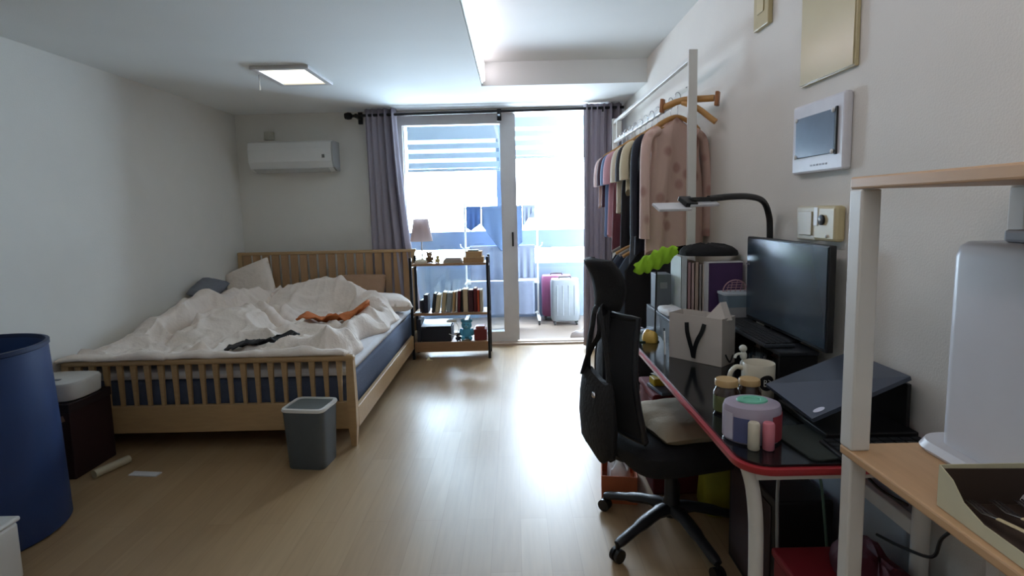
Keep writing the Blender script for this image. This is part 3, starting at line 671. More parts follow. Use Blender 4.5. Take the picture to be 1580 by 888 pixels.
# ------------------------------------------------------------------ clothes rack
KR = 1.12   # rack scale from the eye
rk = thing('clothes_rack', 'tall white metal clothes rack along the right wall', 'clothes rack', (.908, 3.42, 0))
RY0, RY1 = 2.795, 4.88
RK_Z = 1.35-1.35*KR
for y, nm in ((RY0, 0), (RY1, 1)):
    b = B(); bb(b, -.022, .022, y-3.42-.012, y-3.42+.012, 0, 2.112, .003); obj('post', b, WMETAL, rk)
    b = B(); bb(b, -.17, .12, y-3.42-.02, y-3.42+.02, 0, .03, .003); obj('foot', b, WMETAL, rk)
    b = B(); 
    for z in (1.98, 1.90, 1.80, 1.45): lathe(b, [(.0, 0), (.004, 0), (.004, .004), (0, .004)], 8, (0, 0, 0)); break
    b.free()
for z in (2.078, 1.91):
    b = B(); bb(b, -.013, .013, RY0-3.42+.012, RY1-3.42-.012, z-.013, z+.013, .003); obj('rail', b, WMETAL, rk)
b = B(); bb(b, -.02, .02, RY1-3.42-.20, RY1-3.42-.17, 1.924, 2.064, .003); obj('rail_brace', b, WMETAL, rk)
b = B(); bb(b, -.013, .013, RY0-3.42+.012, RY1-3.42-.012, 1.028, 1.054, .003); obj('lower_rail', b, WMETAL, rk)
b = B(); bb(b, -.013, .013, RY0-3.42+.012, RY1-3.42-.012, .12, .146, .003); obj('lower_rail', b, WMETAL, rk)
def hanger_bm(w_=.20, zr=1.85):
    pass
def hanger(y, label, w_=.19, zr=1.863, thick=.008, x=.81, yaw=0):
    t = thing('clothes_hanger', label, 'hanger', (x, y, zr), yaw, 'wooden hangers on the clothes rack')
    b = B(); pts = [(.0, 0, -.09), (0, 0, -.055), (.012, 0, -.04), (.022, 0, -.01)]
    pts = [(0, 0, -.10), (0, 0, -.05)]+[(.018*math.cos(a), 0, -.005+.018*math.sin(a)+.0) for a in [PI*(1.35-.15*k) for k in range(10)]]
    pts = [(0, 0, -.10), (0, 0, -.045), (.010, 0, -.035), (.020, 0, -.015), (.018, 0, .004), (.008, 0, .014), (-.006, 0, .014), (-.016, 0, .006), (-.019, 0, -.006)]
    tube(b, smooth_pts(pts, 3), .0024, 6); obj('hook', b, CHROME, t, True)
    b = B()
    pts = [(-w_, 0, -.155), (-w_*.8, 0, -.135), (-w_*.35, 0, -.108), (0, 0, -.098), (w_*.35, 0, -.108), (w_*.8, 0, -.135), (w_, 0, -.155)]
    tube(b, smooth_pts(pts, 4), [.008]+[.010]*23+[.008], 8, 1.2); obj('arms', b, HANGW, t, True)
    b = B(); tube(b, [(-w_*.85, 0, -.150), (w_*.85, 0, -.150)], .005, 8); obj('trouser_bar', b, HANGW, t, True)
    return t
def garment(y, label, mat, zbot, hw=.205, sleeve='short', zs=1.745, yaw=0, x=.81, flare=1.1, th=.030, seed=0, name='shirt', cat='clothing', sl_mat=None):
    b = B(); n_ = 36; rs = []; H = zs-zbot
    for k in range(18):
        v = k/17; z_ = zs+.012-v*H
        w_ = (.055+(hw-.055)*min(1, (v/.09))**.6) if v < .09 else hw*(1-.08*math.sin(min(1, (v-.09)/.35)*PI)+(flare-1)*max(0, (v-.3))/.7)
        sh = -.045*0
        d_ = th*(.5+.5*min(1, v/.12))*(1+.5*v)
        ring = []
        for i in range(n_):
            a = 2*PI*i/n_; ca, sa = math.cos(a), math.sin(a)
            wob = 1+.45*(.3+v)*math.sin(a*5+seed+v*2.2)*.5+.15*math.sin(a*9+v*3+seed)
            drop = -.055*abs(ca)**1.5*(1-min(1, v/.3)) if v < .3 else 0
            ring.append(V((math.copysign(abs(ca)**.8, ca)*w_, sa*d_*wob+.006*math.sin(ca*9+seed+v*4), z_+drop+(.008*math.sin(a*4+seed)+.028*math.sin(a*1.5+seed*2+1)*max(0, v-.4)+.03*ca*max(0, v-.5))*v)))
        rs.append(ring)
    rings(b, rs)
    if sleeve:
        for s in (-1, 1):
            L_ = {'short': .20, 'long': .50}[sleeve]
            pts = [(s*(hw-.05), 0, zs-.055), (s*(hw+.005), -.004, zs-.085), (s*(hw+.028), -.006, zs-.16), (s*(hw+.025+.02*L_), -.010, zs-.05-L_)]
            if sleeve == 'long': pts.insert(3, (s*(hw+.038), -.015, zs-.32))
            pp = smooth_pts(pts, 4); m_ = len(pp)
            rr = [.040+(.016*(i/m_)) if sleeve == 'short' else .046-.006*math.sin(i/m_*PI)-(.006*(i/m_)) for i in range(m_)]
            tube(b, pp, rr, 14, .55)
    o = obj(name, b, mat, None, True); o.location = (x, y, 0); o.rotation_euler = (0, 0, yaw); tag(o, label, cat)
    return o
def pat(name, c, c2=None, s=10, spots=None): return M(name, c, .9, c2=c2, scale=s, bump=.15, bscale=200, spots=spots)
PINKP = pat('blouse_pink', (196, 166, 154), (206, 178, 166), 8, ((172, 136, 126), 11, .36))
G = [
 (2.610, PINKP, 1.13, 'long', .185, 'pale pink patterned long-sleeved blouse, nearest on the clothes rack', 'blouse', 'light wooden hanger under the pink blouse', .0),
 (2.735, pat('charcoal', (44, 44, 50), (30, 30, 34)), 1.02, None, .17, 'long charcoal garment just behind the pink blouse', 'dress', 'wooden hanger of the long charcoal garment', .05),
 (2.855, pat('navy', (30, 32, 44), (22, 24, 34)), 1.10, 'long', .20, 'black navy jacket, third garment on the clothes rack', 'jacket', 'wooden hanger of the navy jacket', 0),
 (2.975, pat('grey_print', (96, 100, 108), (60, 64, 72), 25), 1.00, None, .20, 'grey patterned dress behind the navy jacket', 'dress', 'wooden hanger of the grey patterned dress', 0),
 (3.100, pat('cream_tee', (206, 194, 162), (196, 182, 150)), 1.42, 'short', .205, 'cream short-sleeved top behind the navy jacket', 'shirt', 'wooden hanger of the cream top', .03),
 (3.240, pat('black_dress', (34, 30, 34), (26, 22, 26)), 1.02, 'short', .20, 'black dress behind the cream top', 'dress', 'wooden hanger of the black dress', 0),
 (3.380, pat('ivory', (216, 206, 184), (204, 190, 168)), 1.30, 'short', .205, 'ivory top, second cream garment along the rack', 'shirt', 'wooden hanger of the ivory top', 0),
 (3.510, pat('maroon_cloth', (112, 58, 66), (92, 46, 56)), 1.08, None, .20, 'dusty maroon dress in the far half of the rack', 'dress', 'wooden hanger of the maroon dress', 0),
 (3.650, pat('pink_cloth', (206, 160, 168), (190, 140, 152)), 1.14, 'short', .205, 'dusty pink dress beside the maroon one', 'dress', 'wooden hanger of the dusty pink dress', 0),
 (3.790, pat('blue_cloth', (118, 142, 178), (98, 122, 160)), 1.16, 'short', .20, 'light blue shirt in the far half of the rack', 'shirt', 'wooden hanger of the light blue shirt', 0),
 (3.930, pat('plum', (76, 42, 54), (60, 32, 44)), 1.34, 'short', .205, 'plum short-sleeved top near the far end of the rack', 'shirt', 'wooden hanger of the plum top', 0),
 (4.070, pat('pale_rose', (216, 188, 182), (200, 170, 166)), 1.36, 'short', .205, 'pale rose top, farthest on the clothes rack', 'shirt', 'wooden hanger of the pale rose top', 0),
]
for i, (y, mt_, zbt, sl, hw, lab, nm, hl, yw) in enumerate(G):
    yw = .36 if i < 2 else .22+yw; xg = .862 if i < 1 else .866; sx = .88 if i < 1 else .76
    h_ = hanger(y*KR, hl, hw-.025, yaw=yw, x=xg+.012, zr=1.35+(1.863-1.35)*KR-.008); h_.scale = (sx, 1, KR)
    g_ = garment(y, lab, mt_, zbt, hw, sl, seed=i*1.7, yaw=yw, x=xg, name=nm, flare=1.12 if zbt < 1.2 else 1.05, th=.034)
    g_.location = (xg, y*KR, RK_Z); g_.scale = (sx, 1, KR)
# empty wooden trouser hanger sticking out to the wall side at the near end
t = thing('trouser_hanger', 'empty wooden clamp hanger sticking out at the near end of the rack', 'hanger', (.905, 2.85, 1.932), -.62)
b = B(); tube(b, smooth_pts([(0, 0, -.05), (0, 0, -.02), (.012, 0, -.012), (.018, 0, .004), (.006, 0, .014), (-.012, 0, .010)], 3), .0024, 6); obj('hook', b, CHROME, t, True)
b = B(); tube(b, smooth_pts([(-.13, 0, -.075), (-.06, 0, -.055), (0, 0, -.05), (.06, 0, -.055), (.13, 0, -.06)], 4), .012, 8, 1.4); obj('arms', b, HANGW, t, True)
for x in (-.135, .145):
    b = B(); box(b, (x, 0, -.065), (.018, .034, .07), R3(y=.08), .004); obj('clamp', b, M('hanger_dark', (158, 100, 52), .4), t)
b = B(); tube(b, smooth_pts([(-.03, 0, -.06), (.05, -.015, -.10), (.11, -.02, -.15), (.145, -.02, -.18)], 4), .011, 8, 1.3); obj('lower_arm', b, HANGW, t, True)
# trousers folded over the lower rail
def trousers(y, mat, label, zbt, w_=.13, x=.80, cat='trousers'):
    b = B()
    for s in (-1, 1):
        pts = [(s*.0+x, y+s*.0, 1.095)]
    rs = []
    for k in range(16):
        v = k/15; z_ = 1.10-v*(1.10-zbt); ww = w_*(.55+.45*min(1, v/.12)); ring = []
        for i in range(24):
            a = 2*PI*i/24; ring.append(V((x+math.cos(a)*ww+.006*math.sin(v*6), y+math.sin(a)*(.022+.008*math.sin(a*6+v*2)), z_)))
        rs.append(ring)
    rings(b, rs); o = tag(obj('trousers', b, mat, None, True), label, cat, 'trousers on the lower rail'); o.location = (0, 0, RK_Z); o.scale = (KR, KR, KR); return o
trousers(2.92, pat('trouser_black', (24, 24, 28), (16, 16, 20)), 'black trousers, nearest pair on the lower rail', .35, .17, .76)
trousers(3.02, pat('trouser_grey', (92, 104, 120), (70, 80, 96)), 'blue-grey trousers behind the nearest black pair', .30, .17, .74)
trousers(3.12, pat('trouser_navy', (44, 52, 68), (34, 40, 54)), 'dark navy trousers in the middle of the lower rail', .30, .18, .74)
trousers(3.22, pat('trouser_grey', (92, 104, 120)), 'blue-grey trousers, second grey pair along the lower rail', .30, .18, .74)
trousers(3.34, pat('trouser_black', (24, 24, 28)), 'black trousers, farthest pair on the lower rail', .32, .18, .76)
for i in range(4):
    y = 2.97+.1*i+(.02 if i == 3 else 0)
    t = thing('clothes_hanger', ['nearest wooden hanger hooked on the lower rail', 'second wooden hanger on the lower rail', 'third wooden hanger on the lower rail', 'farthest wooden hanger on the lower rail'][i], 'hanger', (.875, y*KR, 1.07), 0, 'wooden hangers on the lower rail')
    b = B(); tube(b, smooth_pts([(-.21, 0, -.03), (-.12, 0, .015), (-.02, 0, .035), (.07, 0, .02), (.16, 0, -.02)], 4), .009, 8, 1.2); obj('arms', b, HANGW if i % 2 == 0 else M('hanger_grey', (150, 140, 130), .5), t, True)
    b = B(); tube(b, smooth_pts([(-.02, 0, .035), (-.02, 0, .06), (-.005, 0, .07), (.005, 0, .055)], 3), .0024, 6); obj('hook', b, CHROME, t, True)

# ------------------------------------------------------------------ desk
DX0, DX1, DY0, DY1, DZ = .527, 1.05, 1.225, 2.775, .73
dk = thing('desk', 'long desk with black glass top, red edge and white metal legs', 'desk', (.79, 2.04, 0))
do = (.79, 2.04, 0)
def rrect(x0, x1, y0, y1, r, z, n_=8):
    out = []
    for cx, cy, a0 in ((x1-r, y1-r, 0), (x0+r, y1-r, PI/2), (x0+r, y0+r, PI), (x1-r, y0+r, 1.5*PI)):
        for k in range(n_+1):
            a = a0+PI/2*k/n_; out.append(V((cx+r*math.cos(a), cy+r*math.sin(a), z)))
    return out
b = B(); rings(b, [rrect(DX0+.012, DX1-.012, DY0+.012, DY1-.012, .07, DZ-.006), rrect(DX0+.012, DX1-.012, DY0+.012, DY1-.012, .07, DZ)])
obj('desktop', b, M('black_glass', (17, 19, 22), .14, var=.02, spec=.6), dk, wofs=do)
b = B(); rings(b, [rrect(DX0+.004, DX1-.004, DY0+.004, DY1-.004, .078, DZ-.025), rrect(DX0, DX1, DY0, DY1, .08, DZ-.018), rrect(DX0, DX1, DY0, DY1, .08, DZ-.007), rrect(DX0+.004, DX1-.004, DY0+.004, DY1-.004, .078, DZ-.0065)])
obj('edge_trim', b, M('red_edge', (170, 48, 56), .35, var=.06), dk, True, wofs=do)
for yy in (DY0+.06, DY1-.10):
    b = B(); tube(b, smooth_pts([(DX0+.035, yy, DZ-.026), (DX0+.052, yy, .64), (DX0+.062, yy, .52), (DX0+.062, yy, .25), (DX0+.055, yy, 0.002)], 6), .021, 12, .8); obj('leg', b, WMETAL, dk, True, wofs=do)
    b = B(); tube(b, [(DX1-.05, yy, DZ-.026), (DX1-.05, yy, .002)], .020, 12); obj('leg', b, WMETAL, dk, True, wofs=do)
    b = B(); bb(b, DX0+.05, DX1-.03, yy-.018, yy+.018, DZ-.055, DZ-.026, .003); obj('crossbar', b, WMETAL, dk, wofs=do)
b = B(); bb(b, DX1-.06, DX1-.035, DY0+.08, DY1-.12, .50, .54, .003); obj('crossbar', b, WMETAL, dk, wofs=do)

# monitor on a riser, with keyboard
t = thing('monitor_riser', 'black low riser shelf under the monitor', 'stand', (.965, 2.05, DZ))
b = B(); bb(b, -.085, .05, -.27, .27, .105, .12, .004); obj('riser_top', b, M('riser_black', (34, 38, 44), .35), t)
for yy in (-.255, .255):
    b = B(); bb(b, -.08, .048, yy-.008, yy+.008, .0005, .105, .002); obj('side_panel', b, BLACK, t)
t = thing('keyboard', 'black keyboard lying on the riser in front of the monitor', 'keyboard', (.912, 2.05, DZ+.1205))
b = B(); bb(b, -.055, .048, -.215, .215, 0, .012, .003); obj('keyboard_base', b, M('kb', (46, 52, 60), .4), t)
b = B()
for i in range(5):
    for j in range(15): bb(b, -.048+i*.019, -.048+i*.019+.0155, -.205+j*.0272, -.205+j*.0272+.0235, .0125, .0165)
obj('keys', b, M('keys', (28, 30, 34), .5), t)
t = thing('monitor', 'large black flat monitor facing the chair, standing against the wall', 'monitor', (1.0, 2.0, DZ+.1205))
b = B(); bb(b, -.012, .012, -.30, .30, .015, .36, .004); obj('housing', b, BLACK, t)
b = B(); bb(b, -.0145, -.0122, -.293, .293, .028, .353); obj('screen', b, M('screen', (48, 62, 74), .22, var=.05, scale=2, spec=.8), t)
b = B(); bb(b, .0125, .022, -.03, .03, .004, .20, .003); bb(b, -.03, .014, -.10, .10, .0005, .009, .003); obj('stand', b, BLACK, t)
b = B(); box(b, (-.0165, .28, .245), (.002, .03, .008), None, .0006); obj('sticker', b, CHROME, t)

# desk lamp with black arched arm
t = thing('desk_lamp', 'black arched desk lamp with a white two-panel light bar', 'lamp', (1.015, 2.36, DZ))
t.location = (1.034, 2.20, DZ)
b = B(); bb(b, -.015, .015, -.03, .03, .0005, .03, .004); obj('lamp_foot', b, BLACK, t, True)
arm = smooth_pts([(0, 0, .02), (0, 0, .30), (0, 0, .50), (-.012, -.01, .575), (-.05, -.04, .626), (-.12, -.08, .644), (-.22, -.13, .645), (-.31, -.175, .638)], 6)
b = B(); tube(b, arm, .0145, 12, .8); obj('arm', b, BLACK, t, True)
LEDW = M('lamp_panel_white', (228, 230, 236), .4)
b = B(); box(b, (-.345, -.195, .626), (.13, .05, .010), R3(z=.36, x=.5), .002); obj('light_panel', b, LEDW, t)
b = B(); box(b, (-.465, -.240, .612), (.14, .05, .010), R3(z=.36, x=.5), .002); obj('light_panel', b, LEDW, t)
b = B(); box(b, (-.40, -.213, .630), (.05, .055, .018), R3(z=.36, x=.5), .003); box(b, (-.33, -.180, .638), (.14, .045, .014), R3(z=.36), .003); obj('hinge', b, BLACK, t)

# organiser at the far end with books
t = thing('desk_organiser', 'low dark organiser box at the far end of the desk', 'organiser', (.865, 2.545, DZ))
b = B(); bb(b, -.19, .18, -.22, .22, .0995, .115, .002); bb(b, -.19, -.18, -.22, .22, .0005, .0995); bb(b, .17, .18, -.22, .22, .0005, .0995); bb(b, -.18, .17, .21, .22, .0005, .0995)
bb(b, -.005, .005, -.22, .21, .0005, .0995); obj('organiser_body', b, M('organiser', (38, 42, 46), .5), t)
for x0, x1 in ((-.178, -.008), (.008, .168)):
    b = B(); bb(b, x0, x1, -.222, -.20, .004, .095, .002); f = obj('drawer', b, M('drawer_grey', (56, 60, 66), .5), t)
    b = B(); bb(b, (x0+x1)/2-.02, (x0+x1)/2+.02, -.232, -.222, .045, .053, .002); obj('drawer_handle', b, BLACK, f)
OZ_ = DZ+.1155
xs = .775
FB = [(.028, .262, (206, 214, 216), 'white plastic folder standing left of the pink notebooks'), (.016, .235, (186, 150, 150), 'dusty pink notebook next to the white folder'), (.015, .232, (200, 172, 168), 'pale pink notebook, second from the white folder'),
      (.018, .236, (190, 168, 152), 'beige notebook between the pink ones and the grey one'), (.013, .225, (168, 160, 156), 'thin grey notebook right of the beige one'), (.012, .228, (206, 190, 178), 'thin cream notebook right of the grey one'), (.014, .22, (38, 36, 40), 'black notebook at the right end of the row on the organiser')]
for w_, h, col, lab in FB:
    book(xs, 2.60, OZ_, w_, .17, h, col, 0, lab, group='notebooks on the organiser'); xs += w_+.0015
t = thing('purple_box', 'purple box with white edge standing right of the notebooks', 'box', (.965, 2.47, OZ_), 0)
b = B(); bb(b, -.078, .078, 0, .055, 0, .235, .003); obj('box_body', b, M('purple', (74, 48, 92), .55), t)
b = B(); bb(b, -.084, -.0785, -.002, .055, 0, .238, .001); bb(b, -.0785, .078, -.002, .055, .2355, .239, .001); obj('white_edge', b, M('paper_white', (220, 220, 222)), t)
t = thing('basket_lid', 'small pink wire dome in front of the purple box', 'strainer', (.985, 2.415, OZ_+.112))
b = B()
for k in range(7):
    a = -PI/2+PI*(k+.5)/7; r_ = .05*math.cos(a)
    tube(b, [(.05*math.sin(a), -.006, 0)]+[(.05*math.sin(a), -.006-.02*math.sin(q), r_*math.sin(q)*1.0+.0) for q in [PI/2*j/4 for j in (1, 2, 3, 4)]], .0016, 5)
for k in range(4):
    z_ = .01+k*.011; hw = math.sqrt(max(0, .05**2-z_**2)); tube(b, [(-hw, -.02, z_), (hw, -.02, z_)], .0016, 5)
tube(b, [(.055*math.cos(PI*q/12), -.006, .052*math.sin(PI*q/12)) for q in range(13)], .0025, 6)
obj('wire_dome', b, M('wire_pink', (190, 150, 156), .4), t, True)
t = thing('plastic_container', 'clear plastic container with pale lid in front of the purple box', 'container', (.985, 2.415, OZ_))
b = B(); rings(b, [sqr(.052, .038, 0), sqr(.060, .044, .045)]); obj('container_base', b, M('container_grey', (176, 178, 182), .4), t, True)
b = B(); rings(b, [sqr(.058, .043, .0455), sqr(.064, .047, .100)]); obj('container_wall', b, M('clear_plastic', (128, 148, 162), .15, spec=.8), t, True)
b = B(); rings(b, [sqr(.066, .049, .1005), sqr(.066, .049, .109)]); obj('lid', b, M('lid_pale', (206, 218, 226)), t, True)
soft('black_bag', [(.80, 2.53), (.92, 2.49), (1.03, 2.50), (1.045, 2.60), (1.0, 2.66), (.86, 2.66), (.79, 2.60)], OZ_+.264, .05, M('black_fabric', (20, 20, 23), .85, bump=.4), 'black soft pouch lying on top of the notebooks', 'pouch', 4)
t = thing('grey_file_box', 'grey file box at the left side of the organiser', 'box', (.725, 2.66, OZ_))
b = B(); bb(b, -.04, .035, -.04, .06, 0, .17, .003); obj('box_body', b, M('file_grey', (104, 108, 118), .6), t); b = B(); bb(b, -.02, .015, -.0415, -.04, .10, .13); obj('label_plate', b, M('plate', (140, 142, 148), .5), t)
soft('crumpled_paper', [(.69, 2.43), (.76, 2.42), (.775, 2.50), (.765, 2.60), (.70, 2.62), (.68, 2.54)], OZ_+.0005, .028, M('paper_white', (220, 220, 222)), 'crumpled white paper on the organiser', 'paper', 2)
GREEN = M('neon_green', (166, 220, 50), .8, var=.1, scale=30, bump=.3, bscale=80)
dt = thing('duster', 'neon green fuzzy duster on a thin black handle by the end of the rack', 'duster', (.64, 2.60, DZ))
b = B()
def fg(q, u):
    a = 2*PI*q; k = math.sin(PI*min(1, .06+.9*u))**.55
    return V((-.085+.20*u+.004*math.sin(a*3+u*9), -.09+.012*math.cos(a)*k+.004*math.sin(u*30), .325+.085*u+.045*k*math.sin(a)*(1+.15*math.sin(u*28+a))))
sgrid(b, 24, 30, fg); obj('duster_head', b, GREEN, dt, True)
b = B(); tube(b, [(.02, -.06, .001), (.02, -.088, .36)], .004, 8); obj('handle', b, BLACK, dt, True)

# paper bag with black ribbon handles
ang = math.atan2(-.165, .15)
t = thing('paper_bag', 'white paper gift bag with black ribbon handles on the desk', 'bag', (.625, 2.18, DZ+.0008), ang)
PBG = M('bag_paper', (208, 200, 192), .7, var=.03)
W_, D_, H_ = .225, .105, .185
b = B()
for (x0, x1, y0, y1) in ((0, W_, 0, .0015), (0, W_, D_-.0015, D_), (0, .0015, .0015, D_-.0015), (W_-.0015, W_, .0015, D_-.0015)): bb(b, x0, x1, y0, y1, 0, H_)
bb(b, 0, W_, 0, D_, 0, .0015); obj('bag_body', b, PBG, t)
RB = M('ribbon_black', (16, 16, 18), .5)
def rib(pts, nrm=(0, 1, 0), wd=.0085):
    b = B(); pts = smooth_pts(pts, 5); rs = []
    for i, p in enumerate(pts):
        tg = (pts[min(i+1, len(pts)-1)]-pts[max(i-1, 0)]).normalized(); s_ = tg.cross(V(nrm)).normalized(); n_ = V(nrm)
        rs.append([p+s_*wd+n_*.001, p-s_*wd+n_*.001, p-s_*wd-n_*.001, p+s_*wd-n_*.001])
    rings(b, rs); return b
obj('ribbon_handle', rib([(.080, -.004, .155), (.086, -.010, .12), (.098, -.014, .085), (.108, -.012, .05), (.112, -.008, .022)]), RB, t)
obj('ribbon_handle', rib([(.155, -.004, .158), (.148, -.012, .125), (.132, -.016, .09), (.119, -.013, .05), (.114, -.0105, .018)]), RB, t)
obj('ribbon_handle', rib([(W_+.003, .025, .045), (W_+.006, .04, .022), (W_+.006, .058, .012), (W_+.005, .08, .035)], (1, 0, 0), .003), RB, t)
b = B(); prism(b, [(.135, .02, H_-.02), (.225, .03, H_-.01), (.19, .05, H_+.055)], (.01, .03, 0)); o = obj('tissue_paper', b, PBG, None); o.location = t.location; o.rotation_euler = t.rotation_euler; tag(o, 'peak of white tissue paper rising from the gift bag', 'paper')

# small desk things at the far front corner
b = B(); bb(b, -.05, .05, -.028, .028, 0, .004, .001); o = obj('card', b, M('card_pink', (214, 200, 206), .6)); o.location = (.59, 2.72, DZ+.0005); o.rotation_euler = (0, 0, .25); tag(o, 'pale card lying on the far front corner of the desk', 'card')
t = thing('pen', 'thin white pen standing against the gift bag', 'pen', (.618, 2.215, DZ+.0008)); b = B(); tube(b, [(0, 0, 0), (-.004, .0, .10)], .004, 8); obj('barrel', b, WHITE, t, True); b = B(); tube(b, [(-.004, 0, .10), (-.0045, 0, .112)], .0025, 8); obj('tip', b, BLACK, t)
soft('yellow_wrapper', [(.575, 2.43), (.62, 2.40), (.65, 2.44), (.64, 2.49), (.59, 2.49)], DZ+.0005, .045, M('yellow_wrap', (214, 176, 84), .5), 'crumpled yellow wrapper behind the gift bag', 'wrapper', 6)
b = B(); bb(b, -.045, .045, -.02, .02, 0, .015, .004); o = obj('tissue_pack', b, M('pack_blue', (196, 208, 226), .5)); o.location = (.635, 2.62, DZ+.0005); o.rotation_euler = (0, 0, .5); tag(o, 'pale blue tissue pack near the dark organiser', 'tissue pack')
b = B(); bb(b, -.05, .05, -.11, .11, 0, .006, .002); o = obj('green_notebook', b, M('note_green', (34, 66, 40), .5, c2=(20, 30, 26))); o.location = (.60, 2.53, DZ+.0005); o.rotation_euler = (0, 0, .0); tag(o, 'dark green notebook on the front edge of the desk', 'notebook')

# mug with round emblem, figurine
t = thing('mug', 'large cream mug with round black emblem on the desk', 'mug', (.775, 1.70, DZ+.0008), 0)
MUG = M('mug_cream', (214, 208, 190), .3, var=.03)
b = B(); lathe(b, [(0, .0), (.045, 0), (.048, .004), (.0485, .108), (.047, .111), (.0445, .108), (.044, .008), (0, .008)], 40); obj('mug_body', b, MUG, t, True)
b = B(); hp = [(-.046, 0, .088), (-.066, -.01, .094), (-.082, -.016, .078), (-.086, -.018, .054), (-.076, -.015, .030), (-.058, -.008, .018), (-.046, 0, .022)]
tube(b, smooth_pts(hp, 4), .0075, 10); bmesh.ops.rotate(b, matrix=Matrix.Rotation(-.38, 3, 'Z'), verts=b.verts); obj('handle', b, MUG, t, True)
def curved_disc(r_, cz, a0, off, R_=.0485):
    b = B(); c = None; rs = []
    for k in (.01, .33, .66, 1.):
        rs.append([V(((R_+off)*math.cos(a0+r_*k*math.cos(q)/R_), (R_+off)*math.sin(a0+r_*k*math.cos(q)/R_), cz+r_*k*math.sin(q))) for q in [2*PI*i/28 for i in range(28)]])
    rings(b, rs); return b
A0 = math.radians(-84)
obj('emblem', curved_disc(.025, .058, A0, .0012), BLACK, t, True)
b = B()
def cp(du, dz): return V(((.0485+.0022)*math.cos(A0+du/.0485), (.0485+.0022)*math.sin(A0+du/.0485),   .058+dz))
for st in ([(-.010, -.009), (-.010, .010)], [(-.010, .010), (-.003, .008), (-.004, .002), (-.009, .001)], [(-.009, .001), (-.001, -.003), (-.003, -.009), (-.010, -.009)], [(.003, .010), (.011, .006), (.004, .001), (.012, -.004), (.004, -.009)]):
    tube(b, [cp(*q) for q in st], .0012, 6)
obj('emblem_mark', b, WHITE, t)
t = thing('figurine', 'small white figure clinging to the rim of the mug', 'figurine', (.748, 1.758, DZ+.0008))
b = B(); blob(b, (0, 0, .142), (.0125, .0125, .0125)); blob(b, (0.002, 0, .118), (.011, .011, .016))
tube(b, smooth_pts([(-.004, 0, .125), (-.022, -.004, .124), (-.029, -.006, .112)], 3), .0042, 8); blob(b, (.004, 0, .088), (.013, .012, .018)); tube(b, [(.004, 0, .08), (.004, 0, 0)], .008, 10)
obj('figure_body', b, M('figure_white', (206, 206, 196), .5), t, True)
t = thing('drinking_glass', 'small clear glass behind the mug', 'glass', (.815, 1.80, DZ+.0008))
b = B(); lathe(b, [(0, 0), (.024, 0), (.028, .11), (.0265, .11), (.023, .006), (0, .006)], 20); obj('glass_body', b, glass('tumbler', (.75, .8, .85, 1), .15), t, True)

def jar(loc, s, label, rz=0):
    t = thing('jar', label, 'jar', loc, rz)
    b = B(); lathe(b, [(0, 0), (.032*s, 0), (.036*s, .006*s), (.036*s, .062*s), (.030*s, .074*s), (.029*s, .080*s), (0, .080*s)], 28); obj('jar_body', b, M('amber', (60, 44, 34), .12, spec=.8), t, True)
    b = B(); lathe(b, [(.0365*s, .008*s), (.0370*s, .010*s), (.0370*s, .052*s), (.0365*s, .054*s)], 28, cap=False); obj('jar_label', b, M('label_green', (112, 118, 70), .6, c2=(70, 80, 50), scale=30), t, True)
    b = B(); lathe(b, [(.030*s, .0805*s), (.033*s, .082*s), (.033*s, .097*s), (.031*s, .100*s), (0, .100*s)], 28); obj('lid', b, M('lid_tan', (190, 158, 108), .45), t, True)
jar((.623, 1.575, DZ+.0008), 1.0, 'brown jar with tan lid and green label, left of the mug')
jar((.700, 1.595, DZ+.0008), .93, 'brown jar with tan lid standing in front of the mug')
# candy tin with coloured rolls
t = thing('candy_tub', 'round tub with teal lid spot and pastel side bands at the desk corner', 'tub', (.620, 1.395, DZ+.0008))
def ell(rx, ry, z, n_=40): return [V((rx*math.cos(2*PI*k/n_), ry*math.sin(2*PI*k/n_), z)) for k in range(n_)]
b = B(); rings(b, [ell(.070, .058, 0), ell(.074, .062, .006), ell(.074, .062, .082), ell(.070, .058, .094), ell(.055, .045, .100)]); obj('tub_body', b, M('tub_lilac', (170, 160, 178), .3), t, True)
b = B(); rings(b, [ell(.040, .030, .1005), ell(.038, .028, .104), ell(.022, .016, .104), ell(.020, .014, .1015)]); obj('lid_ring', b, M('teal', (116, 196, 168), .4), t, True)
def band(a0, a1, z0, z1, col, off=.0015):
    b = B(); n_ = 8; a0, a1 = math.radians(a0), math.radians(a1)
    o_ = [V(((.074+off)*math.cos(a0+(a1-a0)*k/n_), (.062+off)*math.sin(a0+(a1-a0)*k/n_), z0)) for k in range(n_+1)]
    i_ = [V((p.x*.985, p.y*.985, z0)) for p in o_][::-1]
    base = o_+i_; rings(b, [base, [V((p.x, p.y, z1)) for p in base]])
    obj('side_band', b, M('band_%d_%d' % (col[0], col[1]), col, .5), t)
band(185, 212, .008, .078, (196, 194, 214)); band(214, 246, .006, .070, (86, 92, 134)); band(293, 345, .006, .074, (156, 60, 70))
for a, col in ((-107, (212, 204, 184)), (-84, (214, 128, 142))):
    a = math.radians(a); b = B(); lathe(b, [(0, 0), (.013, 0), (.0145, .002), (.0145, .066), (.012, .070), (0, .070)], 16, (.090*math.cos(a), .078*math.sin(a), .0)); obj('candy_roll', b, M('roll_%d' % col[1], col, .5), t, True)
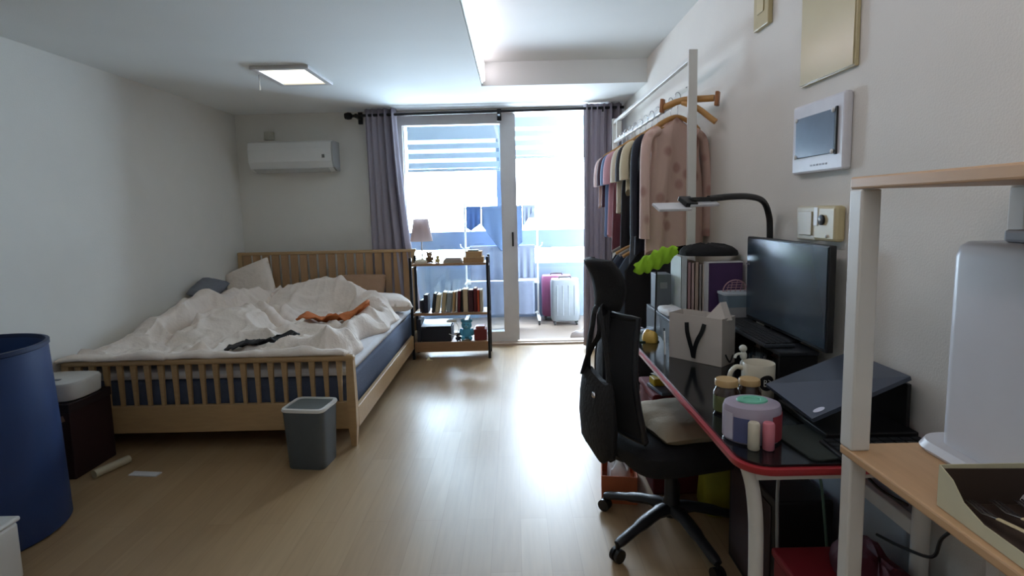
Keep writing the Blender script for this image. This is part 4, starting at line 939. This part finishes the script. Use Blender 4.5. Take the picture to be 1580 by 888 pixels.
# mouse pad, clutter
b = B(); rings(b, [rrect(-.11, .11, -.10, .10, .02, 0), rrect(-.11, .11, -.10, .10, .02, .004)]); o = obj('mouse_pad', b, M('pad_green', (42, 50, 46), .8)); o.location = (.80, 1.36, DZ+.0008); o.rotation_euler = (0, 0, .15); tag(o, 'dark green mouse pad beside the candy tub', 'mouse pad')
t = thing('laptop', 'dark laptop with its lid tilted back, pale oval mark on the lid', 'laptop', (.93, 1.50, DZ))
LAP = M('laptop_lid', (84, 92, 108), .3, metal=.35, var=.04); lw = (.93, 1.50, DZ)
A, Bp, Cc, Dd = V((.762, 1.362, .790)), V((1.030, 1.387, .889)), V((1.035, 1.655, .884)), V((.742, 1.580, .812))
nrm = (Bp-A).cross(Dd-A).normalized()
b = B(); prism(b, [A, Bp, Cc, Dd], nrm*-.012); obj('lid', b, LAP, t, wofs=lw)
b = B(); bb(b, .80, 1.04, 1.36, 1.62, DZ+.0008, DZ+.018, .003); obj('laptop_base', b, BLACK, t, wofs=lw)
b = B(); box(b, (1.035, 1.515, .80), (.012, .24, .13), None, .003); obj('support_leg', b, BLACK, t, wofs=lw)
ee = (Bp-A).normalized(); ff = nrm.cross(ee); c0 = A+ee*.035+ff*.020
b = B(); rings(b, [[c0+ee*.016*math.cos(q)+ff*.008*math.sin(q)+nrm*z_ for q in [2*PI*i/20 for i in range(20)]] for z_ in (.0004, .0016)]); obj('oval_mark', b, M('mark_white', (226, 230, 250), .4), t, wofs=lw)
t = thing('earphones', 'white earphones with cable heaped beside the mug', 'earphones', (.845, 1.655, DZ+.0008))
b = B(); tube(b, smooth_pts([(-.02, .02, .035), (-.01, .0, .042), (.01, .012, .036), (.03, -.01, .022), (.02, -.03, .012), (.035, -.05, .006), (.03, -.09, .005), (.04, -.115, .005)], 5), .0022, 6); obj('cable', b, WHITE, t, True)
b = B(); blob(b, (-.018, .018, .036), (.012, .009, .008)); blob(b, (.004, .004, .042), (.010, .008, .008)); obj('earbud', b, WHITE, t, True)
b = B(); rings(b, [sqr(.032, .03, 0), sqr(.034, .032, .004), sqr(.034, .032, .028), sqr(.030, .028, .033)]); obj('charging_case', b, M('case_dark', (24, 22, 26), .5), t, True)
t = thing('keyboard', 'black keyboard by the near wall corner of the desk', 'keyboard', (.90, 1.292, DZ+.001))
b = B(); bb(b, -.13, .13, -.05, .05, 0, .012, .003); obj('keyboard_base', b, BLACK, t)
b = B()
for i in range(9):
    for j in range(4): bb(b, -.122+i*.0275, -.122+i*.0275+.024, -.044+j*.023, -.044+j*.023+.019, .0125, .0165)
obj('keys', b, M('keys', (28, 30, 34)), t)

# ------------------------------------------------------------------ office chair
PH = math.radians(14)
ch = thing('office_chair', 'black office chair with headrest pulled up to the desk', 'chair', (.62, 2.12, 0), PH)
CH = M('chair_plastic', (30, 31, 35), .45, var=.08); CF = M('chair_fabric', (24, 24, 27), .9, var=.12, bump=.3, bscale=200)
for i, a in enumerate((214, 142, 286, 358, 70)):
    a = math.radians(a)-PH; c_, s_ = math.cos(a), math.sin(a)
    b = B(); pts = [(0, 0, .115), (.09*c_, .09*s_, .118), (.2*c_, .2*s_, .095), (.305*c_, .305*s_, .068)]
    tube(b, smooth_pts(pts, 4), [.032]*4+[.027]*4+[.022]*4+[.017], 10, .75); f = obj('base_arm', b, CH, ch, True)
    b = B()
    for q in (-1, 1):
        rs = [[V((.305*c_-s_*q*.012-s_*dz+.026*math.cos(k)*c_*1., .305*s_+c_*q*.012+c_*dz+.026*math.cos(k)*s_, .0265+.026*math.sin(k))) for k in [2*PI*j/16 for j in range(16)]] for dz in (-.007, .007)]
        rings(b, rs)
    tube(b, [(.305*c_, .305*s_, .03), (.305*c_, .305*s_, .072)], .008, 8); obj('caster', b, BLACK, f, True)
b = B(); lathe(b, [(.034, .085), (.036, .14), (.028, .16), (.026, .25), (.018, .252), (.018, .34), (.03, .345), (.03, .365)], 20); obj('gas_lift', b, CH, ch, True)
b = B(); rings(b, [sqr(.235, .225, .365, .45), sqr(.25, .24, .385, .45), sqr(.25, .24, .44, .45), sqr(.225, .215, .465, .45), sqr(.10, .10, .468, .6)]); obj('seat', b, CF, ch, True)
b = B(); tube(b, smooth_pts([(-.05, 0, .355), (-.20, 0, .35), (-.275, 0, .42), (-.285, 0, .60), (-.28, 0, .90), (-.27, 0, 1.0)], 5), .022, 10, .7); obj('spine', b, CH, ch, True)
def backf(u, v, off=0):
    a = u*2-1; z_ = .50+.44*v; wd = .195*(1-.30*v**1.5) 
    return V((-.262+.045*a*a-.03*math.sin(v*PI)+off, a*wd, z_))
b = B(); sgrid(b, 20, 20, backf); o = obj('backrest', b, M('mesh_fabric', (26, 27, 31), .85, bump=.5, bscale=400), ch, True); solid(o, .008)
b = B(); fr = [backf(u/12, 0) for u in range(13)]+[backf(1, v/12) for v in range(1, 13)]+[backf(1-u/12, 1) for u in range(1, 13)]+[backf(0, 1-v/12) for v in range(1, 13)]
tube(b, fr, .012, 8); obj('back_frame', b, CH, ch, True)
b = B()
def hr(u, v):
    a = u*2-1; z_ = .965+.185*v
    return V((-.30+.05*a*a-.045*v+.02*math.sin(v*PI), .02+a*(.112-.03*(2*v-1)**2+.012*v), z_))
sgrid(b, 14, 10, hr); o = obj('headrest', b, CF, ch, True); solid(o, .03, 0)
# bag hung on the chair back
t = thing('tote_bag', 'black tote bag hanging from the back of the office chair', 'bag', (.62, 2.12, .0), PH)
TB = M('tote_black', (19, 19, 22), .8, bump=.4, bscale=60)
b = B(); rs = []
for z_, w_, d_ in ((.42, .11, .020), (.44, .14, .032), (.54, .155, .038), (.62, .15, .034), (.70, .14, .022), (.72, .13, .010)):
    rs.append([V((-.340+d_*math.cos(q), -.045+w_*math.copysign(abs(math.sin(q))**.7, math.sin(q)), z_+.012*math.sin(q*3))) for q in [2*PI*k/28 for k in range(28)]])
rings(b, rs); obj('bag_body', b, TB, t, True)
for s, x0 in ((-1, 0), (1, 0), (0, 1)):
    b = B()
    if x0 == 0: pts = [(-.335, -.045+s*.10, .70), (-.335, -.04+s*.09, .80), (-.33, -.03+s*.05, .90), (-.315, s*.02, .965), (-.27, 0, .975)]
    else: pts = [(-.36, .05, .70), (-.35, .0, .80), (-.335, -.06, .88), (-.32, -.03, .94), (-.28, -.01, .965)]
    tube(b, smooth_pts(pts, 5), .02 if x0 == 0 else .014, 8, .35); obj('strap', b, TB, t, True)
b = B(); blob(b, (-.372, -.09, .66), (.008, .012, .012), 10); obj('clasp', b, CHROME, t)
# cushion on the seat
o = pillow('seat_cushion', 'flat beige cushion lying on the seat of the office chair', (.665, 2.10, .498), (.36, .36, .085), (0, 0, PH), M('cushion_beige', (168, 156, 134), .9, c2=(150, 136, 110), scale=6, bump=.2)); o['category'] = 'cushion'

# ------------------------------------------------------------------ under the desk
t = thing('storage_box', 'dark red fabric box under the far end of the desk', 'box', (.79, 2.56, 0))
b = B(); bb(b, -.165, .19, -.14, .145, 0, .45, .01); obj('box_body', b, M('red_fabric', (104, 22, 30), .8, bump=.2), t); b = B(); bb(b, -.17, .195, -.145, .15, .451, .482, .01); obj('lid', b, M('red_fabric_lid', (118, 26, 34), .8), t)
b = B(); bb(b, -.09, .09, -.08, .08, 0, .015, .003); o = obj('grey_notebook', b, M('book_greyblue', (120, 132, 150), .5)); o.location = (.73, 2.50, .4825); o.rotation_euler = (0, 0, .2); tag(o, 'grey-blue notebook on the dark red box under the desk', 'notebook')
b = B(); bb(b, -.05, .05, -.035, .035, 0, .035, .006); o = obj('yellow_box', b, M('box_yellow', (214, 190, 40), .5)); o.location = (.69, 2.53, .4985); o.rotation_euler = (0, 0, .1); tag(o, 'small yellow box lying on the grey-blue notebook', 'box')
b = B(); box(b, (0, 0, 0), (.035, .12, .003), R3(x=.0), .0005); o = obj('paper_slip', b, M('paper_white', (220, 220, 222))); o.location = (.69, 2.53, .536); o.rotation_euler = (0, 0, .4); tag(o, 'white paper slip on top of the small yellow box', 'paper')
t = thing('shoe_box', 'orange cardboard box on the floor behind the chair base', 'box', (.475, 2.50, 0), -.15)
b = B()
for (x0, x1, y0, y1) in ((-.08, -.077, -.15, .15), (.077, .08, -.15, .15), (-.077, .077, -.15, -.147), (-.077, .077, .147, .15)): bb(b, x0, x1, y0, y1, 0, .13)
bb(b, -.077, .077, -.147, .147, 0, .003); obj('box_body', b, M('carton_orange', (196, 106, 66), .7), t)
o = soft('tissue', [(.42, 2.42), (.50, 2.38), (.53, 2.48), (.51, 2.58), (.44, 2.59)], .004, .17, M('paper_white', (220, 220, 222)), 'white tissue paper sticking up out of the orange box', 'paper', 5)
t = thing('shopping_bag', 'olive yellow bag on the floor under the desk', 'bag', (.92, 2.30, 0))
b = B(); rings(b, [sqr(.11, .075, .001, .4), sqr(.12, .08, .03, .4), sqr(.115, .065, .16, .5), sqr(.11, .03, .24, .6)]); obj('bag_body', b, M('olive', (176, 166, 40), .6, c2=(120, 112, 30), scale=6), t, True)
b = B(); tube(b, smooth_pts([(-.08, 0, .23), (-.06, -.01, .29), (0, -.015, .31), (.06, -.01, .29), (.08, 0, .23)], 4), .006, 8); obj('handle', b, M('olive2', (150, 140, 40), .6), t, True)
t = thing('storage_crate', 'low red box on the floor under the near end of the desk', 'box', (.89, 1.27, 0))
REDF = M('red_crate', (120, 22, 34), .6, var=.1)
b = B(); bb(b, -.17, .075, -.19, .19, 0, .345, .008); obj('crate_body', b, REDF, t); b = B(); bb(b, -.175, .08, -.195, .195, .346, .37, .006); obj('lid', b, M('red_crate_lid', (134, 26, 38), .6), t)
soft('red_bag', [(.82, 1.16), (.90, 1.14), (.96, 1.18), (.965, 1.32), (.96, 1.43), (.88, 1.44), (.83, 1.36)], .371, .075, M('wine_cloth', (92, 22, 40), .7, c2=(60, 14, 30), bump=.4), 'wine red cloth bag lying on the low red box', 'bag', 9)
t = thing('paper_sheet', 'large pale blue sheet leaning on the wall under the desk', 'sheet', (1.03, 1.62, 0))
b = B(); sgrid(b, 12, 8, lambda u, v: V((-.04+.06*v+.006*math.sin(u*6), -.27+.52*u, .001+.62*v))); o = obj('sheet', b, M('sheet_blue', (178, 190, 202), .6), t, True); solid(o, .004)
tag(t, 'large pale blue sheet leaning on the wall under the desk', 'sheet')
def cable(pts, r_, mat, label):
    b = B(); tube(b, smooth_pts(pts, 6), r_, 6); tag(obj('cable', b, mat, None, True), label, 'cable')
cable([(.98, 1.50, .70), (.96, 1.47, .62), (.965, 1.40, .58), (.975, 1.30, .585)], .004, BLACK, 'black cable looping just below the desktop')
cable([(1.0, 1.16, .62), (.985, 1.20, .56), (.98, 1.22, .50), (.98, 1.32, .46), (.985, 1.42, .43)], .004, BLACK, 'black cable with a sharp bend in front of the pale sheet')
cable([(.90, 1.55, .702), (.90, 1.56, .55), (.91, 1.55, .45), (.93, 1.50, .01)], .004, M('cable_green', (90, 120, 104), .5), 'greenish cable hanging down behind the low red box')
cable([(.80, 1.52, .702), (.77, 1.54, .55), (.76, 1.52, .35), (.77, 1.52, .02), (.73, 1.62, .006)], .005, M('cable_grey', (140, 140, 140), .5), 'grey cable hanging to the floor under the desk')
t = thing('desktop_computer', 'black computer tower on the floor under the desk', 'computer', (.93, 1.80, 0))
b = B(); bb(b, -.13, .05, -.19, .18, 0, .42, .008); obj('tower_body', b, M('tower', (22, 22, 26), .5), t); b = B(); bb(b, -.134, -.1305, -.16, .15, .03, .39, .002); obj('side_panel', b, M('tower_panel', (44, 20, 26), .4), t)

# ------------------------------------------------------------------ wall fittings on the right wall
def plate(name, y0, y1, z0, z1, d, mat, label, cat, bev=.004):
    t = thing(name, label, cat, (XR-.0005, (y0+y1)/2, z0)); b = B(); bb(b, -d, 0, -(y1-y0)/2, (y1-y0)/2, 0, z1-z0, bev); obj('plate', b, mat, t); return t
GOLD = M('gloss_cream', (196, 184, 144), .22, var=.06, scale=3, spec=.7)
t = plate('panel_cover', 1.705, 2.02, 1.757, 2.20, .014, GOLD, 'large glossy cream panel cover high on the right wall', 'panel')
b = B(); bb(b, -.018, -.0145, -.154, .154, .004, .435, .002); obj('door_panel', b, GOLD, t)
t = plate('panel_cover', 2.275, 2.41, 2.068, 2.30, .02, M('cream_plate', (190, 176, 134), .4), 'small beige plate at the top of the right wall', 'panel')
b = B(); bb(b, -.024, -.0205, -.03, .03, .06, .16, .002); obj('inner_plate', b, M('cream_plate2', (206, 192, 150), .4), t)
t = plate('intercom', 1.722, 2.037, 1.448, 1.690, .028, M('intercom_white', (222, 222, 228), .35), 'white wall intercom with dark screen above the two small switches', 'intercom', .008)
b = B(); bb(b, -.034, -.0285, -.115, .125, .055, .195, .004); f = obj('screen', b, M('intercom_screen', (112, 128, 146), .18, spec=.8), t)
b = B(); bb(b, -.0345, -.0288, -.126, -.1155, .05, .2, .002); obj('screen_edge', b, BLACK, t)
for yy in (-.108, .118):
    for zz in (.06, .19): b = B(); blob(b, (-.036, yy, zz), (.004, .008, .008), 10); obj('screen_clip', b, WHITE, f, True)
b = B()
for k in range(6): bb(b, -.0295, -.028, -.07+k*.018, -.06+k*.018, .022, .028)
obj('button', b, M('button_grey', (160, 162, 170), .4), t)
t = plate('light_switch', 1.888, 2.02, 1.213, 1.333, .012, M('switch_white', (214, 208, 184), .4), 'cream light switch, left of the two wall boxes', 'switch', .005)
b = B(); bb(b, -.017, -.0125, -.042, .042, .018, .102, .003); obj('rocker', b, M('switch_rocker', (196, 184, 150), .35), t)
t = plate('gas_alarm', 1.738, 1.868, 1.218, 1.335, .035, M('alarm_cream', (206, 192, 150), .4), 'cream wall box with a black round button, right of the light switch', 'alarm', .01)
b = B(); b2 = lathe(b, [(0, 0), (.017, 0), (.017, .006), (.012, .008), (0, .008)], 20); bmesh.ops.rotate(b, matrix=Matrix.Rotation(-PI/2, 3, 'Y'), verts=b.verts); bmesh.ops.translate(b, vec=(-.0355, .008, .07), verts=b.verts); obj('button', b, BLACK, t, True)
b = B(); blob(b, (-.036, -.02, .018), (.004, .006, .006), 10); blob(b, (-.044, .008, .07), (.002, .006, .005), 8); obj('light_dot', b, WHITE, t, True)
b = B(); bb(b, -.0375, -.0352, .034, .058, .05, .112, .001); obj('side_label', b, WHITE, t)

# ------------------------------------------------------------------ near shelf with white posts
SHX0, SHX1, SHY0, SHY1 = .69, 1.055, .30, 1.125
ns = thing('storage_shelf', 'tall shelf with white posts and light wood boards at the right edge', 'shelf', ((SHX0+SHX1)/2, (SHY0+SHY1)/2, 0)); no = tuple(ns.location)
for x in (SHX0+.02, SHX1-.02):
    for y in (SHY0+.02, SHY1-.02):
        b = B(); bb(b, x-.017, x+.017, y-.017, y+.017, 0, .812, .004); bb(b, x-.02, x+.02, y-.02, y+.02, .831, 1.372, .004); obj('post', b, WMETAL, ns, wofs=no)
for z in (.812, 1.373, .25):
    b = B(); bb(b, SHX0, SHX1, SHY0, SHY1, z, z+.019 if z < 1 else z+.024, .004); obj('shelf_board', b, WOODL, ns, wofs=no)
ZS = .8315
t = thing('rice_dispenser', 'tall white rounded appliance on the middle wooden shelf', 'appliance', (.955, .93, ZS))
AW = M('appliance_body', (206, 206, 210), .35, var=.03)
b = B(); rings(b, [rrect(-.115, .052, -.22, .19, .05, .0005), rrect(-.120, .055, -.23, .195, .05, .008), rrect(-.112, .052, -.22, .19, .05, .022)]); obj('base_plate', b, AW, t, True)
b = B(); rings(b, [rrect(-.090, .052, -.20, .155, .03, .0225), rrect(-.088, .052, -.20, .155, .03, .405), rrect(-.084, .049, -.197, .150, .028, .425), rrect(-.072, .042, -.18, .14, .02, .434)]); obj('tank', b, AW, t, True)
b = B(); bb(b, -.04, .035, -.10, .09, .4345, .458, .006); obj('lid', b, M('lid_grey', (168, 170, 176), .4), t)
t = thing('cutlery_box', 'cream cardboard box with open cut-out corner on the middle wooden shelf', 'box', (.790, .80, ZS+.0008), -.04)
CB = M('cream_card', (206, 200, 168), .7, c2=(190, 184, 156), scale=20)
b = B(); bb(b, -.085, .085, -.235, .075, 0, .002)
bb(b, .083, .085, -.235, .075, .002, .075); 
prism(b, [(-.085, .075, .002), (.083, .075, .002), (.083, .075, .075), (-.085, .075, .072)], (0, -.002, 0))
prism(b, [(-.085, .073, .002), (-.085, .073, .072), (-.085, .045, .060), (-.085, .02, .035), (-.085, -.02, .022), (-.085, -.235, .02), (-.085, -.235, .002)], (.002, 0, 0))
obj('box_body', b, CB, t)
b = B(); bb(b, -.082, .082, -.23, .070, .0022, .004); bb(b, -.082, .082, .0695, .0725, .0045, .066); bb(b, .0805, .0828, -.23, .069, .0045, .07); obj('inner_shade', b, M('inner_shade_brown', (62, 46, 36), .8), t)  # dark brown sheets paint the shade inside the open box
for i, (x, lab) in enumerate(((-.052, 'fork with pale handle nearest the shelf edge, in the cream box'), (-.014, 'middle fork with pale handle in the cream box'), (.026, 'fork with pale handle nearest the appliance, in the cream box'))):
    g = thing('fork', lab, 'fork', (.790+x, .805, ZS+.008), -.04, 'forks in the cream box')
    b = B(); tube(b, smooth_pts([(0, -.24, .045), (0, -.15, .034), (0, -.07, .026), (0, -.01, .016)], 4), [.009]*4+[.0075]*4+[.0045]*5, 8, .5); obj('handle', b, M('fork_handle', (214, 200, 160), .5), g, True)
    b = B()
    for k in range(-1, 2): tube(b, [(k*.0, -.01, .016), (k*.006, .012, .012), (k*.006, .045, .016)], .0017, 6)
    obj('tines', b, CHROME, g, True)
